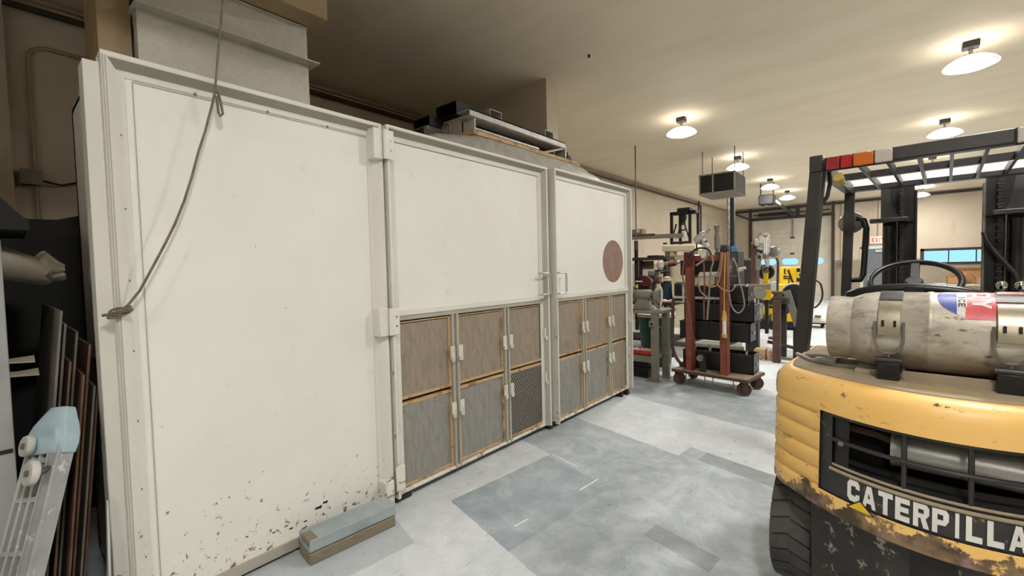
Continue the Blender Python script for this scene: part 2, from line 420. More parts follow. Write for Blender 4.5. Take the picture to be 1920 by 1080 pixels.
class MB:
    def __init__(s): s.bm = bmesh.new()
    def face(s, pts):
        vs = [s.bm.verts.new(p) for p in pts]
        return s.bm.faces.new(vs)
    def hexa(s, p):           # 8 points, bottom 4 then top 4
        v = [s.bm.verts.new(q) for q in p]
        for f in ((3, 2, 1, 0), (4, 5, 6, 7), (0, 1, 5, 4), (1, 2, 6, 5), (2, 3, 7, 6), (3, 0, 4, 7)):
            s.bm.faces.new([v[i] for i in f])
        return s
    def box2(s, a, b):
        x0, x1 = sorted((a[0], b[0])); y0, y1 = sorted((a[1], b[1])); z0, z1 = sorted((a[2], b[2]))
        return s.hexa([(x0, y0, z0), (x1, y0, z0), (x1, y1, z0), (x0, y1, z0), (x0, y0, z1), (x1, y0, z1), (x1, y1, z1), (x0, y1, z1)])
    def box(s, c, d, rot=None):
        c = Vector(c); h = Vector(d) / 2
        R = Euler(rot).to_matrix() if rot else Matrix.Identity(3)
        return s.hexa([c + R @ Vector((sx * h.x, sy * h.y, sz * h.z)) for sz in (-1, 1) for sx, sy in ((-1, -1), (1, -1), (1, 1), (-1, 1))])
    def beam(s, a, b, w, h, up=(0, 0, 1)):    # box from a to b; w across, h along up
        a, b = Vector(a), Vector(b)
        x, y, d = axes_from(b - a, up)
        q = [x * sx * w / 2 + y * sy * h / 2 for sx, sy in ((-1, -1), (1, -1), (1, 1), (-1, 1))]
        return s.hexa([a + v for v in q] + [b + v for v in q])
    def rings(s, rs, cap0=True, cap1=True, closed=True):
        vs = [[s.bm.verts.new(p) for p in r] for r in rs]
        n = len(vs[0])
        for i in range(len(vs) - 1):
            for j in range(n if closed else n - 1):
                k = (j + 1) % n
                s.bm.faces.new((vs[i][j], vs[i][k], vs[i + 1][k], vs[i + 1][j]))
        if cap0: s.bm.faces.new(list(reversed(vs[0])))
        if cap1: s.bm.faces.new(vs[-1])
        return vs
    def cyl(s, a, b, r, r2=None, n=16, caps=True):
        a, b = Vector(a), Vector(b)
        x, y, d = axes_from(b - a)
        r2 = r if r2 is None else r2
        ring = lambda c, q: [c + x * math.cos(t) * q + y * math.sin(t) * q for t in [2 * PI * i / n for i in range(n)]]
        s.rings([ring(a, r), ring(b, r2)], caps, caps)
        return s
    def lathe(s, a, axis, prof, n=24, up=(0, 0, 1)):       # prof: (radius, distance along axis)
        a = Vector(a)
        x, y, d = axes_from(axis, up)
        rs = []
        for r, t in prof:
            r = max(r, 1e-4)
            rs.append([a + d * t + x * math.cos(q) * r + y * math.sin(q) * r for q in [2 * PI * i / n for i in range(n)]])
        s.rings(rs, True, True)
        return s
    def tube(s, pts, r, n=8, closed=False):
        pts = [Vector(p) for p in pts]
        m = len(pts)
        tan = []
        for i in range(m):
            if closed: t = pts[(i + 1) % m] - pts[i - 1]
            else: t = pts[min(i + 1, m - 1)] - pts[max(i - 1, 0)]
            tan.append(t.normalized())
        x, y, d = axes_from(tan[0])
        rs = []
        for i in range(m):
            t = tan[i]
            x = (x - t * x.dot(t)).normalized()
            y = t.cross(x)
            rr = r[i] if isinstance(r, (list, tuple)) else r
            rs.append([pts[i] + x * math.cos(q) * rr + y * math.sin(q) * rr for q in [2 * PI * k / n for k in range(n)]])
        if closed:
            rs.append(rs[0])
            s.rings(rs, False, False)
            bmesh.ops.remove_doubles(s.bm, verts=s.bm.verts, dist=1e-6)
        else:
            s.rings(rs, True, True)
        return s
    def prism(s, pts, vec):
        pts = [Vector(p) for p in pts]; vec = Vector(vec)
        s.rings([pts, [p + vec for p in pts]])
        return s
    def sphere(s, c, r, sc=(1, 1, 1), n=16):
        M = Matrix.Translation(Vector(c)) @ Matrix.Diagonal((r * sc[0], r * sc[1], r * sc[2], 1))
        bmesh.ops.create_uvsphere(s.bm, u_segments=n, v_segments=max(6, n // 2), radius=1, matrix=M)
        return s
    def arch(s, a, b, h, r, n=8, m=14, dirv=(0, 0, -1)):    # hanging or rising loop between two points
        a, b, dv = Vector(a), Vector(b), Vector(dirv)
        s.tube([a.lerp(b, i / m) + dv * h * 4 * (i / m) * (1 - i / m) for i in range(m + 1)], r, n)
        return s
    def build(s, name, m, parent=None, bevel=0.0, smooth=35, local=False, seg=2):
        bmesh.ops.recalc_face_normals(s.bm, faces=s.bm.faces)
        W = WM.get(parent.name, Matrix.Identity(4)) if parent else Matrix.Identity(4)
        if parent and not local:
            bmesh.ops.transform(s.bm, matrix=W.inverted(), verts=s.bm.verts)
        me = bpy.data.meshes.new(name)
        s.bm.to_mesh(me); s.bm.free()
        o = bpy.data.objects.new(name, me)
        COL.objects.link(o)
        me.materials.append(MT[m] if isinstance(m, str) else m)
        if parent: o.parent = parent
        WM[o.name] = W
        if smooth:
            for p in me.polygons: p.use_smooth = True
            me.set_sharp_from_angle(angle=math.radians(smooth))
        if bevel:
            bv = o.modifiers.new('bevel', 'BEVEL')
            bv.width = bevel; bv.segments = seg; bv.limit_method = 'ANGLE'; bv.angle_limit = math.radians(40)
        return o

def tag(o, label=None, cat=None, group=None, kind=None):
    if label: o['label'] = label
    if cat: o['category'] = cat
    if group: o['group'] = group
    if kind: o['kind'] = kind
    return o
def root(name, loc, label, cat, group=None, rz=0.0):
    o = bpy.data.objects.new(name, None)
    o.empty_display_size = .1
    COL.objects.link(o)
    o.location = loc; o.rotation_euler = (0, 0, rz)
    WM[o.name] = Matrix.Translation(Vector(loc)) @ Matrix.Rotation(rz, 4, 'Z')
    return tag(o, label, cat, group)
def solo(mb, name, m, label, cat, group=None, loc=None, **kw):      # a thing that is one mesh, origin at its base
    o = mb.build(name, m, None, **kw)
    vs = [v.co.copy() for v in o.data.vertices]
    c = loc or Vector((sum(v.x for v in vs) / len(vs), sum(v.y for v in vs) / len(vs), min(v.z for v in vs)))
    o.data.transform(Matrix.Translation(-Vector(c)))
    o.location = c
    return tag(o, label, cat, group)
def struct(mb, name, m, **kw):
    o = mb.build(name, m, None, smooth=kw.pop('smooth', 35), **kw)
    o['kind'] = 'structure'
    return o
def copy_tree(o, parent=None):
    c = o.copy(); COL.objects.link(c)
    c.parent = parent
    for ch in [x for x in o.children]:
        copy_tree(ch, c)
    return c
def pbox(mb, x0, y0, x1, y1, Y, dep, z0=None):     # box whose front, on the plane y = Y, fills these pixels of the photo
    a, b = at(x0, y1, Y), at(x1, y0, Y)
    mb.box2((a.x, Y, a.z if z0 is None else z0), (b.x, Y + dep, b.z))
    return mb

# block letters: convex pieces in a 1 x 1 box
def _c(*p): return [tuple(q) for q in p]
LET = {
    'C': [_c((0, .18), (.3, .18), (.3, .82), (0, .82)), _c((0, .82), (.3, .72), (.72, .76), (.62, 1), (.2, 1)), _c((.62, 1), (.66, .66), (.96, .62), (.96, .84), (.8, 1)),
          _c((0, .18), (.2, 0), (.62, 0), (.72, .24), (.3, .28)), _c((.66, .34), (.62, 0), (.8, 0), (.96, .16), (.96, .38))],
    'A': [_c((0, 0), (.27, 0), (.6, 1), (.34, 1)), _c((.73, 0), (1, 0), (.66, 1), (.4, 1)), _c((.2, .2), (.8, .2), (.74, .4), (.26, .4))],
    'T': [_c((0, .78), (1, .78), (1, 1), (0, 1)), _c((.34, 0), (.66, 0), (.66, .8), (.34, .8))],
    'E': [_c((0, 0), (.34, 0), (.34, 1), (0, 1)), _c((.3, .78), (.95, .78), (.95, 1), (.3, 1)), _c((.3, .4), (.88, .4), (.88, .6), (.3, .6)), _c((.3, 0), (.95, 0), (.95, .22), (.3, .22))],
    'R': [_c((0, 0), (.32, 0), (.32, 1), (0, 1)), _c((.3, .8), (.7, .78), (.82, 1), (.3, 1)), _c((.66, .56), (1, .6), (1, .86), (.82, 1), (.66, .8)),
          _c((.3, .4), (.8, .42), (1, .6), (.66, .58), (.3, .58)), _c((.45, .42), (.76, .44), (1, 0), (.66, 0))],
    'P': [_c((0, 0), (.32, 0), (.32, 1), (0, 1)), _c((.3, .8), (.7, .78), (.82, 1), (.3, 1)), _c((.66, .54), (1, .58), (1, .86), (.82, 1), (.66, .8)),
          _c((.3, .34), (.8, .36), (1, .58), (.66, .54), (.3, .54))],
    'I': [_c((.3, 0), (.68, 0), (.68, 1), (.3, 1))],
    'L': [_c((0, 0), (.34, 0), (.34, 1), (0, 1)), _c((.3, 0), (.92, 0), (.92, .22), (.3, .22))],
    'X': [_c((0, 0), (.28, 0), (1, 1), (.72, 1)), _c((.72, 0), (1, 0), (.28, 1), (0, 1))],
    'O': [_c((0, .2), (.25, .2), (.25, .8), (0, .8)), _c((.75, .2), (1, .2), (1, .8), (.75, .8)), _c((0, .8), (.25, .75), (.75, .75), (1, .8), (.8, 1), (.2, 1)), _c((.2, 0), (.8, 0), (1, .2), (.75, .25), (.25, .25), (0, .2))],
    'Y': [_c((0, 1), (.3, 1), (.65, .45), (.36, .45)), _c((.7, 1), (1, 1), (.66, .45), (.36, .45)), _c((.36, 0), (.66, 0), (.66, .47), (.36, .47))],
    'U': [_c((0, .2), (.3, .2), (.3, 1), (0, 1)), _c((.7, .2), (1, .2), (1, 1), (.7, 1)), _c((0, .2), (.2, 0), (.8, 0), (1, .2), (.7, .25), (.3, .25))],
    'D': [_c((0, 0), (.3, 0), (.3, 1), (0, 1)), _c((.3, .78), (.66, .78), (.72, 1), (.3, 1)), _c((.3, 0), (.72, 0), (.66, .22), (.3, .22)), _c((.66, .22), (.72, 0), (1, .25), (1, .75), (.72, 1), (.66, .78))],
}
def letters(mb, word, x0, y0, w, h, gap, fn, d0, d1):      # fn(x, y, depth) -> point
    x = x0
    for ch in word:
        ww = w * (.62 if ch == 'I' else 1.0)
        for poly in LET[ch]:
            a = [fn(x + px * ww, y0 + py * h, d0) for px, py in poly]
            b = [fn(x + px * ww, y0 + py * h, d1) for px, py in poly]
            mb.rings([a, b])
        x += ww + gap
    return x

# ================================================================== THE ROOM
XL, XR, YF, YB, ZC = -5.67, 4.6, -4.6, 22.2, 4.0
struct(MB().box2((XL - .2, YF - .2, -.15), (XR + .2, YB + .2, 0)), 'floor', 'floor')
struct(MB().box2((XL - .2, YF - .2, ZC), (XR + .2, YB + .2, ZC + .15)), 'ceiling', 'ceiling')
struct(MB().box2((XL - .2, YF - .2, 0), (XL, YB + .2, ZC)), 'wall_left', 'wall')
struct(MB().box2((XR, YF - .2, 0), (XR + .2, YB + .2, ZC)), 'wall_right', 'wall')
struct(MB().box2((XL, YF - .2, 0), (XR, YF, ZC)), 'wall_front', 'wall')
GD = (-4.65, -1.80, 3.46)         # garage door opening: x0, x1, height
MD = (-.82, .10, 2.04)            # man door
WN = (.93, 3.30, 1.44, 1.90)      # strip window x0, x1, z0, z1
w = MB()
for x0, x1, z0, z1 in ((XL, GD[0], 0, ZC), (GD[0], GD[1], GD[2], ZC), (GD[1], MD[0], 0, ZC), (MD[0], MD[1], MD[2], ZC), (MD[1], WN[0], 0, ZC),
                       (WN[0], WN[1], 0, WN[2]), (WN[0], WN[1], WN[3], ZC), (WN[1], XR, 0, ZC)):
    w.box2((x0, YB, z0), (x1, YB + .2, z1))
struct(w, 'wall_back', 'wall')
struct(MB().box2((XL, 4.77, 0), (-3.40, 5.03, ZC)), 'wall_stub', 'wall')
struct(MB().box2((XL, -.25, 0), (-5.57, .17, ZC)), 'trim_1', 'wall')

# --- sectional garage door (door_1): five ribbed sections, one with three rounded windows
d1 = root('door_1', ((GD[0] + GD[1]) / 2, YB + .06, 0), None, None); d1['kind'] = 'structure'
secs = [(0, .628), (.628, 1.298), (1.298, 1.948), (1.948, 2.628), (2.628, 3.46)]
WX = [(-4.36, -3.74), (-3.55, -2.93), (-2.66, -2.04)]
WZ = (1.47, 1.76)
for i, (z0, z1) in enumerate(secs):
    b = MB()
    if i == 2:
        xs = [GD[0]] + [v for p in WX for v in p] + [GD[1]]
        b.box2((GD[0], YB + .06, z0), (GD[1], YB + .11, WZ[0])); b.box2((GD[0], YB + .06, WZ[1]), (GD[1], YB + .11, z1))
        for k in range(0, len(xs), 2): b.box2((xs[k], YB + .06, WZ[0]), (xs[k + 1], YB + .11, WZ[1]))
    else:
        b.box2((GD[0], YB + .06, z0), (GD[1], YB + .11, z1))
    for zz in (z0 + .2, z0 + .42):
        if i != 2: b.box2((GD[0], YB + .052, zz), (GD[1], YB + .06, zz + .012))
    b.build('door_section', 'door_white', d1, bevel=.006)
for x0, x1 in WX:
    cx, cz = (x0 + x1) / 2, (WZ[0] + WZ[1]) / 2
    hw, hh = (x1 - x0) / 2, (WZ[1] - WZ[0]) / 2
    inner, outer = [], []
    for k in range(32):
        t = 2 * PI * k / 32
        inner.append((cx + math.copysign(hw - hh, math.cos(t)) + math.cos(t) * (hh - .012), cz + math.sin(t) * (hh - .012)))
        a = math.cos(t); bz = math.sin(t); m_ = max(abs(a), abs(bz))
        outer.append((cx + math.copysign(hw - hh, a) + a / m_ * (hh + .012), cz + bz / m_ * (hh + .012)))
    f = MB()
    f.rings([[(p[0], YB + .05, p[1]) for p in outer], [(p[0], YB + .05, p[1]) for p in inner],
             [(p[0], YB + .12, p[1]) for p in inner], [(p[0], YB + .12, p[1]) for p in outer]], False, False)
    wf = f.build('window_frame', 'door_white', d1)
    MB().box2((x0 + .01, YB + .085, WZ[0] + .01), (x1 - .01, YB + .09, WZ[1] - .01)).build('pane', 'glass', wf)
for zz in (.63, 1.30, 1.95, 2.63):
    MB().box2((-3.24, YB + .03, zz - .03), (-3.08, YB + .06, zz + .03)).build('door_hinge', 'dark_steel', d1)
MB().box2((-3.18, YB + .02, 2.66), (-3.12, YB + .05, 3.40)).build('strut', 'steel', d1)
# --- its tracks, spring shaft and supports
t = root('garage_door_track', (-3.2, YB - .1, 0), 'dark steel tracks and spring shaft framing the big white door', 'door track')
for x in (-4.74, -1.74):
    MB().box2((x - .05, YB - .12, 0), (x + .05, YB, 3.55)).build('vertical_track', 'pipe_brown', t)
    MB().box2((x - .04, YB - .12, 3.55), (x + .04, YB - .05, 3.98)).build('hanger', 'dark_steel', t)
MB().beam((-5.6, YB - .15, 3.88), (XR, YB - .15, 3.94), .08, .09).build('header_pipe', 'dark_steel', t)
MB().box2((-4.74, YB - .14, 3.44), (-1.74, YB - .04, 3.56)).build('header_rail', 'dark_steel', t)
MB().cyl((-4.6, YB - .14, 3.68), (-1.85, YB - .14, 3.68), .028).build('spring_shaft', 'dark_steel', t)
MB().cyl((-4.4, YB - .14, 3.68), (-3.35, YB - .14, 3.68), .065).build('torsion_spring', 'black', t)
for x in (-3.28, -2.95): MB().box2((x - .06, YB - .16, 3.52), (x + .06, YB - .06, 3.95)).build('bearing_plate', 'dark_steel', t)
MB().beam((-5.45, YB - .1, 3.86), (-4.74, YB - .1, 3.52), .05, .06).build('brace', 'dark_steel', t)

# --- man door (door_2), exit sign
d2 = root('door_2', ((MD[0] + MD[1]) / 2, YB, 0), None, None); d2['kind'] = 'structure'
MB().box2((MD[0] + .02, YB + .02, .01), (MD[1] - .02, YB + .07, MD[2] - .02)).build('door_leaf', 'door_grey', d2, bevel=.005)
fr = MB()
for x in (MD[0], MD[1]): fr.box2((x - .05, YB - .03, 0), (x + .05, YB + .1, MD[2] + .06))
fr.box2((MD[0] - .05, YB - .03, MD[2]), (MD[1] + .05, YB + .1, MD[2] + .10))
fr.build('door_frame', 'door_white', d2)
MB().box2((-.42, YB - .05, 1.90), (-.08, YB + .02, 1.98)).build('door_closer', 'white_dull', d2, bevel=.008)
MB().cyl((-.72, YB + .02, 1.02), (-.72, YB - .05, 1.02), .03).tube([(-.72, YB - .05, 1.02), (-.58, YB - .05, 1.02)], .014).build('door_handle', 'chrome', d2)
sg = root('exit_sign', (-.33, YB - .03, 2.26), 'white exit sign with red letters and two lamp heads over grey door', 'sign')
MB().box2((-.58, YB - .10, 2.22), (-.10, YB, 2.50)).build('housing', 'white', sg, bevel=.01)
lt = MB()
letters(lt, 'EXIT', -.52, 2.28, .085, .16, .018, lambda x, y, d: Vector((x, YB - .10 - d, y)), -.002, .006)
lt.build('lettering', 'exit_red', sg, smooth=0)
for s_ in (-1, 1):
    MB().cyl((-.34 + s_ * .34, YB - .04, 2.24), (-.34 + s_ * .34, YB - .15, 2.20), .055, .07).tube([(-.34 + s_ * .24, YB - .03, 2.26), (-.34 + s_ * .34, YB - .04, 2.25)], .015).build('lamp_head', 'white_dull', sg)
MB().tube([(-.34, YB - .03, 2.5), (-.34, YB - .03, 3.9)], .012).build('conduit', 'conduit', sg)

# --- strip window (window_1)
w1 = root('window_1', ((WN[0] + WN[1]) / 2, YB, WN[2]), None, None); w1['kind'] = 'structure'
fr = MB()
fr.box2((WN[0] - .06, YB - .03, WN[3] - .03), (WN[1] + .06, YB + .12, WN[3] + .06))
fr.box2((WN[0] - .06, YB - .03, WN[2] - .06), (WN[1] + .06, YB + .12, WN[2] + .02))
for x in (WN[0], WN[1]): fr.box2((x - .06, YB - .03, WN[2] - .06), (x + .04, YB + .12, WN[3] + .06))
for x in (1.62, 2.31, 2.9): fr.box2((x - .015, YB + .03, WN[2]), (x + .015, YB + .08, WN[3]))
fr.build('window_frame', 'trim_dark', w1)
MB().box2((WN[0], YB + .05, WN[2]), (WN[1], YB + .056, WN[3])).build('pane', 'glass', w1)

# ================================================================== CEILING LAMPS
def lamp(x, y, label):
    r = root('ceiling_lamp', (x, y, ZC), label, 'ceiling light', 'round hanging shop lights')
    MB().box2((x - .07, y - .06, ZC - .075), (x + .07, y + .06, ZC)).build('canopy', 'dark_steel', r, bevel=.01)
    MB().cyl((x, y, ZC - .07), (x, y, ZC - .16), .018).tube([(x - .09, y, ZC - .20), (x - .05, y, ZC - .14), (x + .05, y, ZC - .14), (x + .09, y, ZC - .20)], .008).build('hanger', 'steel', r)
    MB().lathe((x, y, 0), (0, 0, 1), [(.06, 3.835), (.10, 3.83), (.16, 3.805), (.205, 3.775), (.232, 3.745), (.232, 3.735), (.225, 3.735), (.198, 3.765), (.15, 3.79), (.06, 3.81)], 40).build('shade', 'lamp_shade', r)
    MB().lathe((x, y, 0), (0, 0, 1), [(.218, 3.741), (.222, 3.737), (.218, 3.731), (.206, 3.731), (.206, 3.741)], 40).build('trim_ring', 'alu', r)
    MB().lathe((x, y, 0), (0, 0, 1), [(.206, 3.738), (.19, 3.722), (.14, 3.706), (.07, 3.699), (.0, 3.698), (.0, 3.71), (.19, 3.738)], 40).build('lens', 'lamp_lens', r)
    return r
lamps = [
    (-2.65, 7.55, 'round hanging light nearest the booth, in front of the heater box'),
    (-2.65, 11.15, 'round hanging light glowing just above the metal heater box'),
    (-2.65, 14.75, 'round hanging light above the door opener, near one of a close pair'),
    (-2.65, 17.6, 'round hanging light farthest along the left row, far one of a close pair'),
    (.68, 7.3, 'largest round hanging light, well above the forklift roof guard'),
    (.72, 10.95, 'round hanging light touching the top edge of the forklift roof guard'),
    (.76, 14.6, 'round hanging light seen between the slats of the forklift roof guard'),
    (.78, 18.2, 'round hanging light seen just under the forklift roof guard front bar'),
    (.80, 20.6, 'smallest round hanging light beside the left mast post, nearest the back wall'),
    (.66, 3.65, 'round hanging light directly above the forklift, out of the photo'),
    (.64, .1, 'round hanging light behind the photographer, facing the cream booth'),
    (.62, -3.4, 'round hanging light at the front wall, farthest behind the photographer'),
]
for a in lamps: lamp(*a)

# ================================================================== HEATER, OPENER, PIPES
h = root('unit_heater', (-2.78, 10.4, 3.06), 'boxy metal unit heater with louvred front hanging under the ceiling', 'heater')
MB().box2((-3.13, 10.02, 3.07), (-2.43, 10.88, 3.47)).build('casing', 'dark_steel', h, bevel=.012)
fr = MB()
for x in (-3.13, -2.86, -2.44): fr.box2((x - .012, 9.985, 3.06), (x + .014, 10.02, 3.48))
fr.box2((-3.14, 9.985, 3.06), (-2.42, 10.02, 3.085)); fr.box2((-3.14, 9.985, 3.455), (-2.42, 10.02, 3.48))
fr.box2((-3.14, 9.985, 3.05), (-2.42, 10.9, 3.065))
fr.build('face_frame', 'bench_grey', h)
lv = MB()
for k in range(11):
    zz = 3.10 + k * .033
    lv.box((-2.78, 10.005, zz), (.66, .035, .006), (.5, 0, 0))
lv.build('louvre', 'dark_steel', h)
for x, y in ((-3.1, 10.1), (-2.46, 10.1), (-3.1, 10.8), (-2.46, 10.8)): MB().cyl((x, y, 3.46), (x, y, ZC), .008).build('hanger_rod', 'dark_steel', h)
MB().cyl((-2.78, 10.9, 3.3), (-2.78, 11.0, 3.3), .16).build('fan_guard', 'dark_steel', h)

p = at(1438, 374, 15.5)
g = root('door_opener', (p.x, 15.5, ZC), 'dark garage door opener motor with rail hung from the ceiling', 'door opener')
MB().box2((p.x - .2, 15.3, p.z - .17), (p.x + .2, 15.75, p.z + .13)).build('motor_housing', 'rubber_dark', g, bevel=.03)
MB().beam((p.x + .05, 15.7, p.z + .06), (-3.1, YB - .2, 3.62), .07, .09).build('rail', 'dark_steel', g)
for dx in (-.17, .17): MB().beam((p.x + dx, 15.5, p.z + .1), (p.x + dx, 15.5, ZC), .03, .03).build('hanger_strap', 'dark_steel', g)
MB().sphere((p.x, 15.4, p.z - .19), .04).build('bulb', 'bench_grey', g)

def pipe(pts, r, m, name, label, cat='pipe', group=None, n=10):
    return solo(MB().tube(pts, r, n), name, m, label, cat, group)
pipe([(-5.60, -4.5, 3.86), (-5.60, 18.0, 3.86)], .028, 'pipe_brown', 'wall_pipe', 'lower of two brown pipes running along the left wall under the ceiling')
pipe([(-5.62, -4.5, 3.955), (-5.62, 22.0, 3.955)], .022, 'conduit', 'wall_conduit', 'upper of two thin pipes running along the left wall under the ceiling', 'conduit')
pipe([(-5.60, 18.02, 3.86), (-5.60, 18.02, 2.3)], .03, 'pipe_brown', 'drop_pipe', 'brown pipe dropping down the left wall right of the black hoist frame')
pipe([(-5.58, .80, 4.0), (-5.58, .80, .4)], .024, 'pipe_brown', 'riser_pipe', 'dark pipe rising up the wall left of the sheet metal duct')
pipe([(-5.54, 1.0, 4.0), (-5.54, 1.0, .4)], .06, 'conduit', 'riser_duct', 'fat tan pipe rising between the dark pipe and the sheet metal duct')
pipe([(-5.56, 17.7, 3.98), (-5.56, 17.6, 3.6)], .03, 'pipe_brown', 'pipe_bracket', 'short brown pipe stub under the ceiling in the far left corner')
cd = [(-5.64, .30, 2.493), (-5.64, .30, 3.45)] + [(-5.64, .30 + .12 * (1 - math.cos(a)), 3.45 + .12 * math.sin(a)) for a in (.4, .8, 1.2, PI / 2)] + [(-5.64, 1.6, 3.57)]
pipe(cd, .016, 'conduit', 'bent_conduit', 'thin painted conduit bending round a corner on the wall by the booth', 'conduit')
pipe([(-5.64, .30, .6), (-5.64, .30, 2.366)], .016, 'conduit', 'straight_conduit', 'thin painted conduit running down the wall below the electrical box', 'conduit')
jb = root('junction_box', (-5.62, .27, 2.37), 'small dark electrical box on the wall left of the booth', 'electrical box')
MB().box2((-5.67, .21, 2.37), (-5.57, .335, 2.49)).build('box', 'dark_steel', jb, bevel=.008)
MB().box2((-5.57, .205, 2.365), (-5.56, .34, 2.495)).build('cover', 'bench_grey', jb, bevel=.003)
MB().tube([(-5.6, .335, 2.41), (-5.6, .45, 2.385), (-5.6, .55, 2.42), (-5.6, .72, 2.46)], .009).build('cable', 'black_cable', jb)
solo(MB().cyl((-3.95, 8.6, 1.9), (-3.95, 8.6, ZC), .012), 'hanging_rod', 'rust_brown', 'thin rusty rod hanging from the ceiling right of the booth', 'rod')
solo(MB().cyl((-2.66, 4.59, 3.97), (-2.66, 4.59, ZC), .014), 'ceiling_anchor', 'ink', 'tiny dark anchor in the bare ceiling above the booth', 'anchor')

# ================================================================== THE BOOTH
BZ = 2.49
bo = root('spray_booth', (-2.9, 2.7, 0), 'long cream steel booth with plain panel and two filter doors', 'booth')
XP = -2.52          # face plane of the fixed panel
body = MB()
body.box2((-3.38, .33, .06), (-3.34, 5.08, 2.46))
body.box2((-3.38, 5.04, .06), (-2.50, 5.08, 2.46))
body.build('back_and_end_wall', 'booth_frame', bo)
MB().box2((-3.38, .33, .06), (-2.56, .37, 2.46)).build('side_wall', 'booth_frame', bo)
MB().box2((-3.38, .33, 2.44), (-2.53, 5.08, 2.475)).build('roof', 'booth_grey', bo)
MB().box2((-3.34, .37, .0), (-2.60, 5.04, .06)).build('base_frame', 'dark_steel', bo)
MB().box2((-2.60, 3.40, .06), (-2.55, 3.48, 2.45)).build('inner_post', 'rubber_dark', bo)

def frame_sweep(b, y0, y1, z0, z1, xf, prof, bottom=False):
    """picture-frame moulding in the plane x = xf; prof: (inset from the edge, forward offset)"""
    rs = []
    for ins, fw in prof:
        if bottom: rs.append([(xf + fw, y0 + ins, z0 + ins), (xf + fw, y1 - ins, z0 + ins), (xf + fw, y1 - ins, z1 - ins), (xf + fw, y0 + ins, z1 - ins)])
        else: rs.append([(xf + fw, y0 + ins, z0), (xf + fw, y0 + ins, z1 - ins), (xf + fw, y1 - ins, z1 - ins), (xf + fw, y1 - ins, z0)])
    b.rings(rs, False, False, closed=bottom)
    return b

# --- fixed left panel
fp = MB().box2((XP - .03, .37, .05), (XP, 1.62, 2.45)).build('front_panel', 'booth', bo)
frm = MB()
frame_sweep(frm, .335, 1.655, .05, BZ, XP, [(0, -.06), (0, .055), (.014, .055), (.022, .05), (.052, .012), (.058, .008), (.078, .008), (.082, 0)])
frm.build('panel_frame', 'booth_frame', fp)
def bevel_strip(par, y0, y1, xf, ztop, a, b_, c, d):
    MB().hexa([(xf + b_ + .0015, y0 + a, ztop - a), (xf + b_ + .0015, y1 - a, ztop - a), (xf + b_ - .004, y1 - a, ztop - a), (xf + b_ - .004, y0 + a, ztop - a),
               (xf + d + .0015, y0 + c, ztop - c), (xf + d + .0015, y1 - c, ztop - c), (xf + d - .004, y1 - c, ztop - c), (xf + d - .004, y0 + c, ztop - c)]).build('head_channel', 'booth_channel', par, smooth=0)
bevel_strip(fp, .335, 1.655, XP, BZ, .022, .05, .052, .012)
cr = MB()
cr.box2((XP + .002, .445, 2.40), (XP + .004, 1.60, 2.4045)); cr.box2((XP + .002, .440, .05), (XP + .004, .444, 2.405))
cr.build('seam', 'booth_grey', fp)
MB().box2((XP - .12, .285, .05), (XP + .0, .345, 2.455)).build('edge_trim', 'booth_frame', fp, bevel=.004)
gv = MB().box2((XP + .0, .338, .05), (XP + .058, .343, 2.47)).box2((XP + .0, .348, .05), (XP + .0575, .352, 2.47))
gv.build('edge_groove', 'booth_grey', fp)
for y, z in ((.39, 2.163), (.39, 1.849), (.39, 1.539), (.39, 1.232), (.39, .921), (.39, .616), (.39, .308), (.671, 2.415), (.993, 2.413), (1.322, 2.411),
             (1.625, 2.13), (1.625, 1.87), (1.625, 1.59), (1.625, .95), (1.625, .70), (1.625, .45)):
    MB().sphere((XP + .006, y, z), .008, (.5, 1, 1), 10).build('screw', 'steel', fp)
MB().box2((XP, .40, .02), (XP + .012, 1.62, .075)).build('kick_strip', 'booth_grey', fp)
dirt = MB()
for y, z, a, s in ((1.18, .19, .3, 1.0), (1.22, .205, .2, .8), (1.10, .145, .6, .5), (.80, .20, .1, .35), (.93, .16, .4, .4), (1.02, .14, .2, .5), (.86, .105, 0, .3)):
    dirt.prism([(XP + .0005, y + s * .028 * math.cos(q + a) * (1 if k % 2 else .65), z + s * .011 * math.sin(q + a) * (1 if k % 2 else .6)) for k, q in enumerate([2 * PI * i / 9 for i in range(9)])], (.0012, 0, 0))
dirt.build('paint_chip', 'ink', fp, smooth=0)

# --- hinges between the fixed panel and the first door
for z0, z1 in ((2.262, 2.452), (1.142, 1.322), (.11, .20)):
    hb = MB().box2((XP + .0, 1.575, z0), (XP + .085, 1.642, z1)).build('hinge_block', 'booth_frame', bo, bevel=.005)
    if z0 > .5:
        MB().box2((XP + .09, 1.652, z0 + .004), (XP + .098, 1.715, z1 - .004)).build('hinge_leaf', 'booth_frame', hb, bevel=.003)
        MB().cyl((XP + .095, 1.647, z0 + .004), (XP + .095, 1.647, z1 - .004), .011).build('hinge_pin', 'booth_frame', hb)
        for dz in (.06, .12): MB().cyl((XP + .098, 1.69, z0 + dz), (XP + .1015, 1.69, z0 + dz), .006).build('screw', 'steel', hb)
    else:
        MB().box2((XP + .085, 1.652, z0 + .01), (XP + .096, 1.72, z1 + .08)).build('hinge_leaf', 'booth_frame', hb, bevel=.004)
MB().box2((XP - .02, 1.57, .02), (XP + .06, 1.655, .12)).build('corner_foot', 'booth_frame', bo)

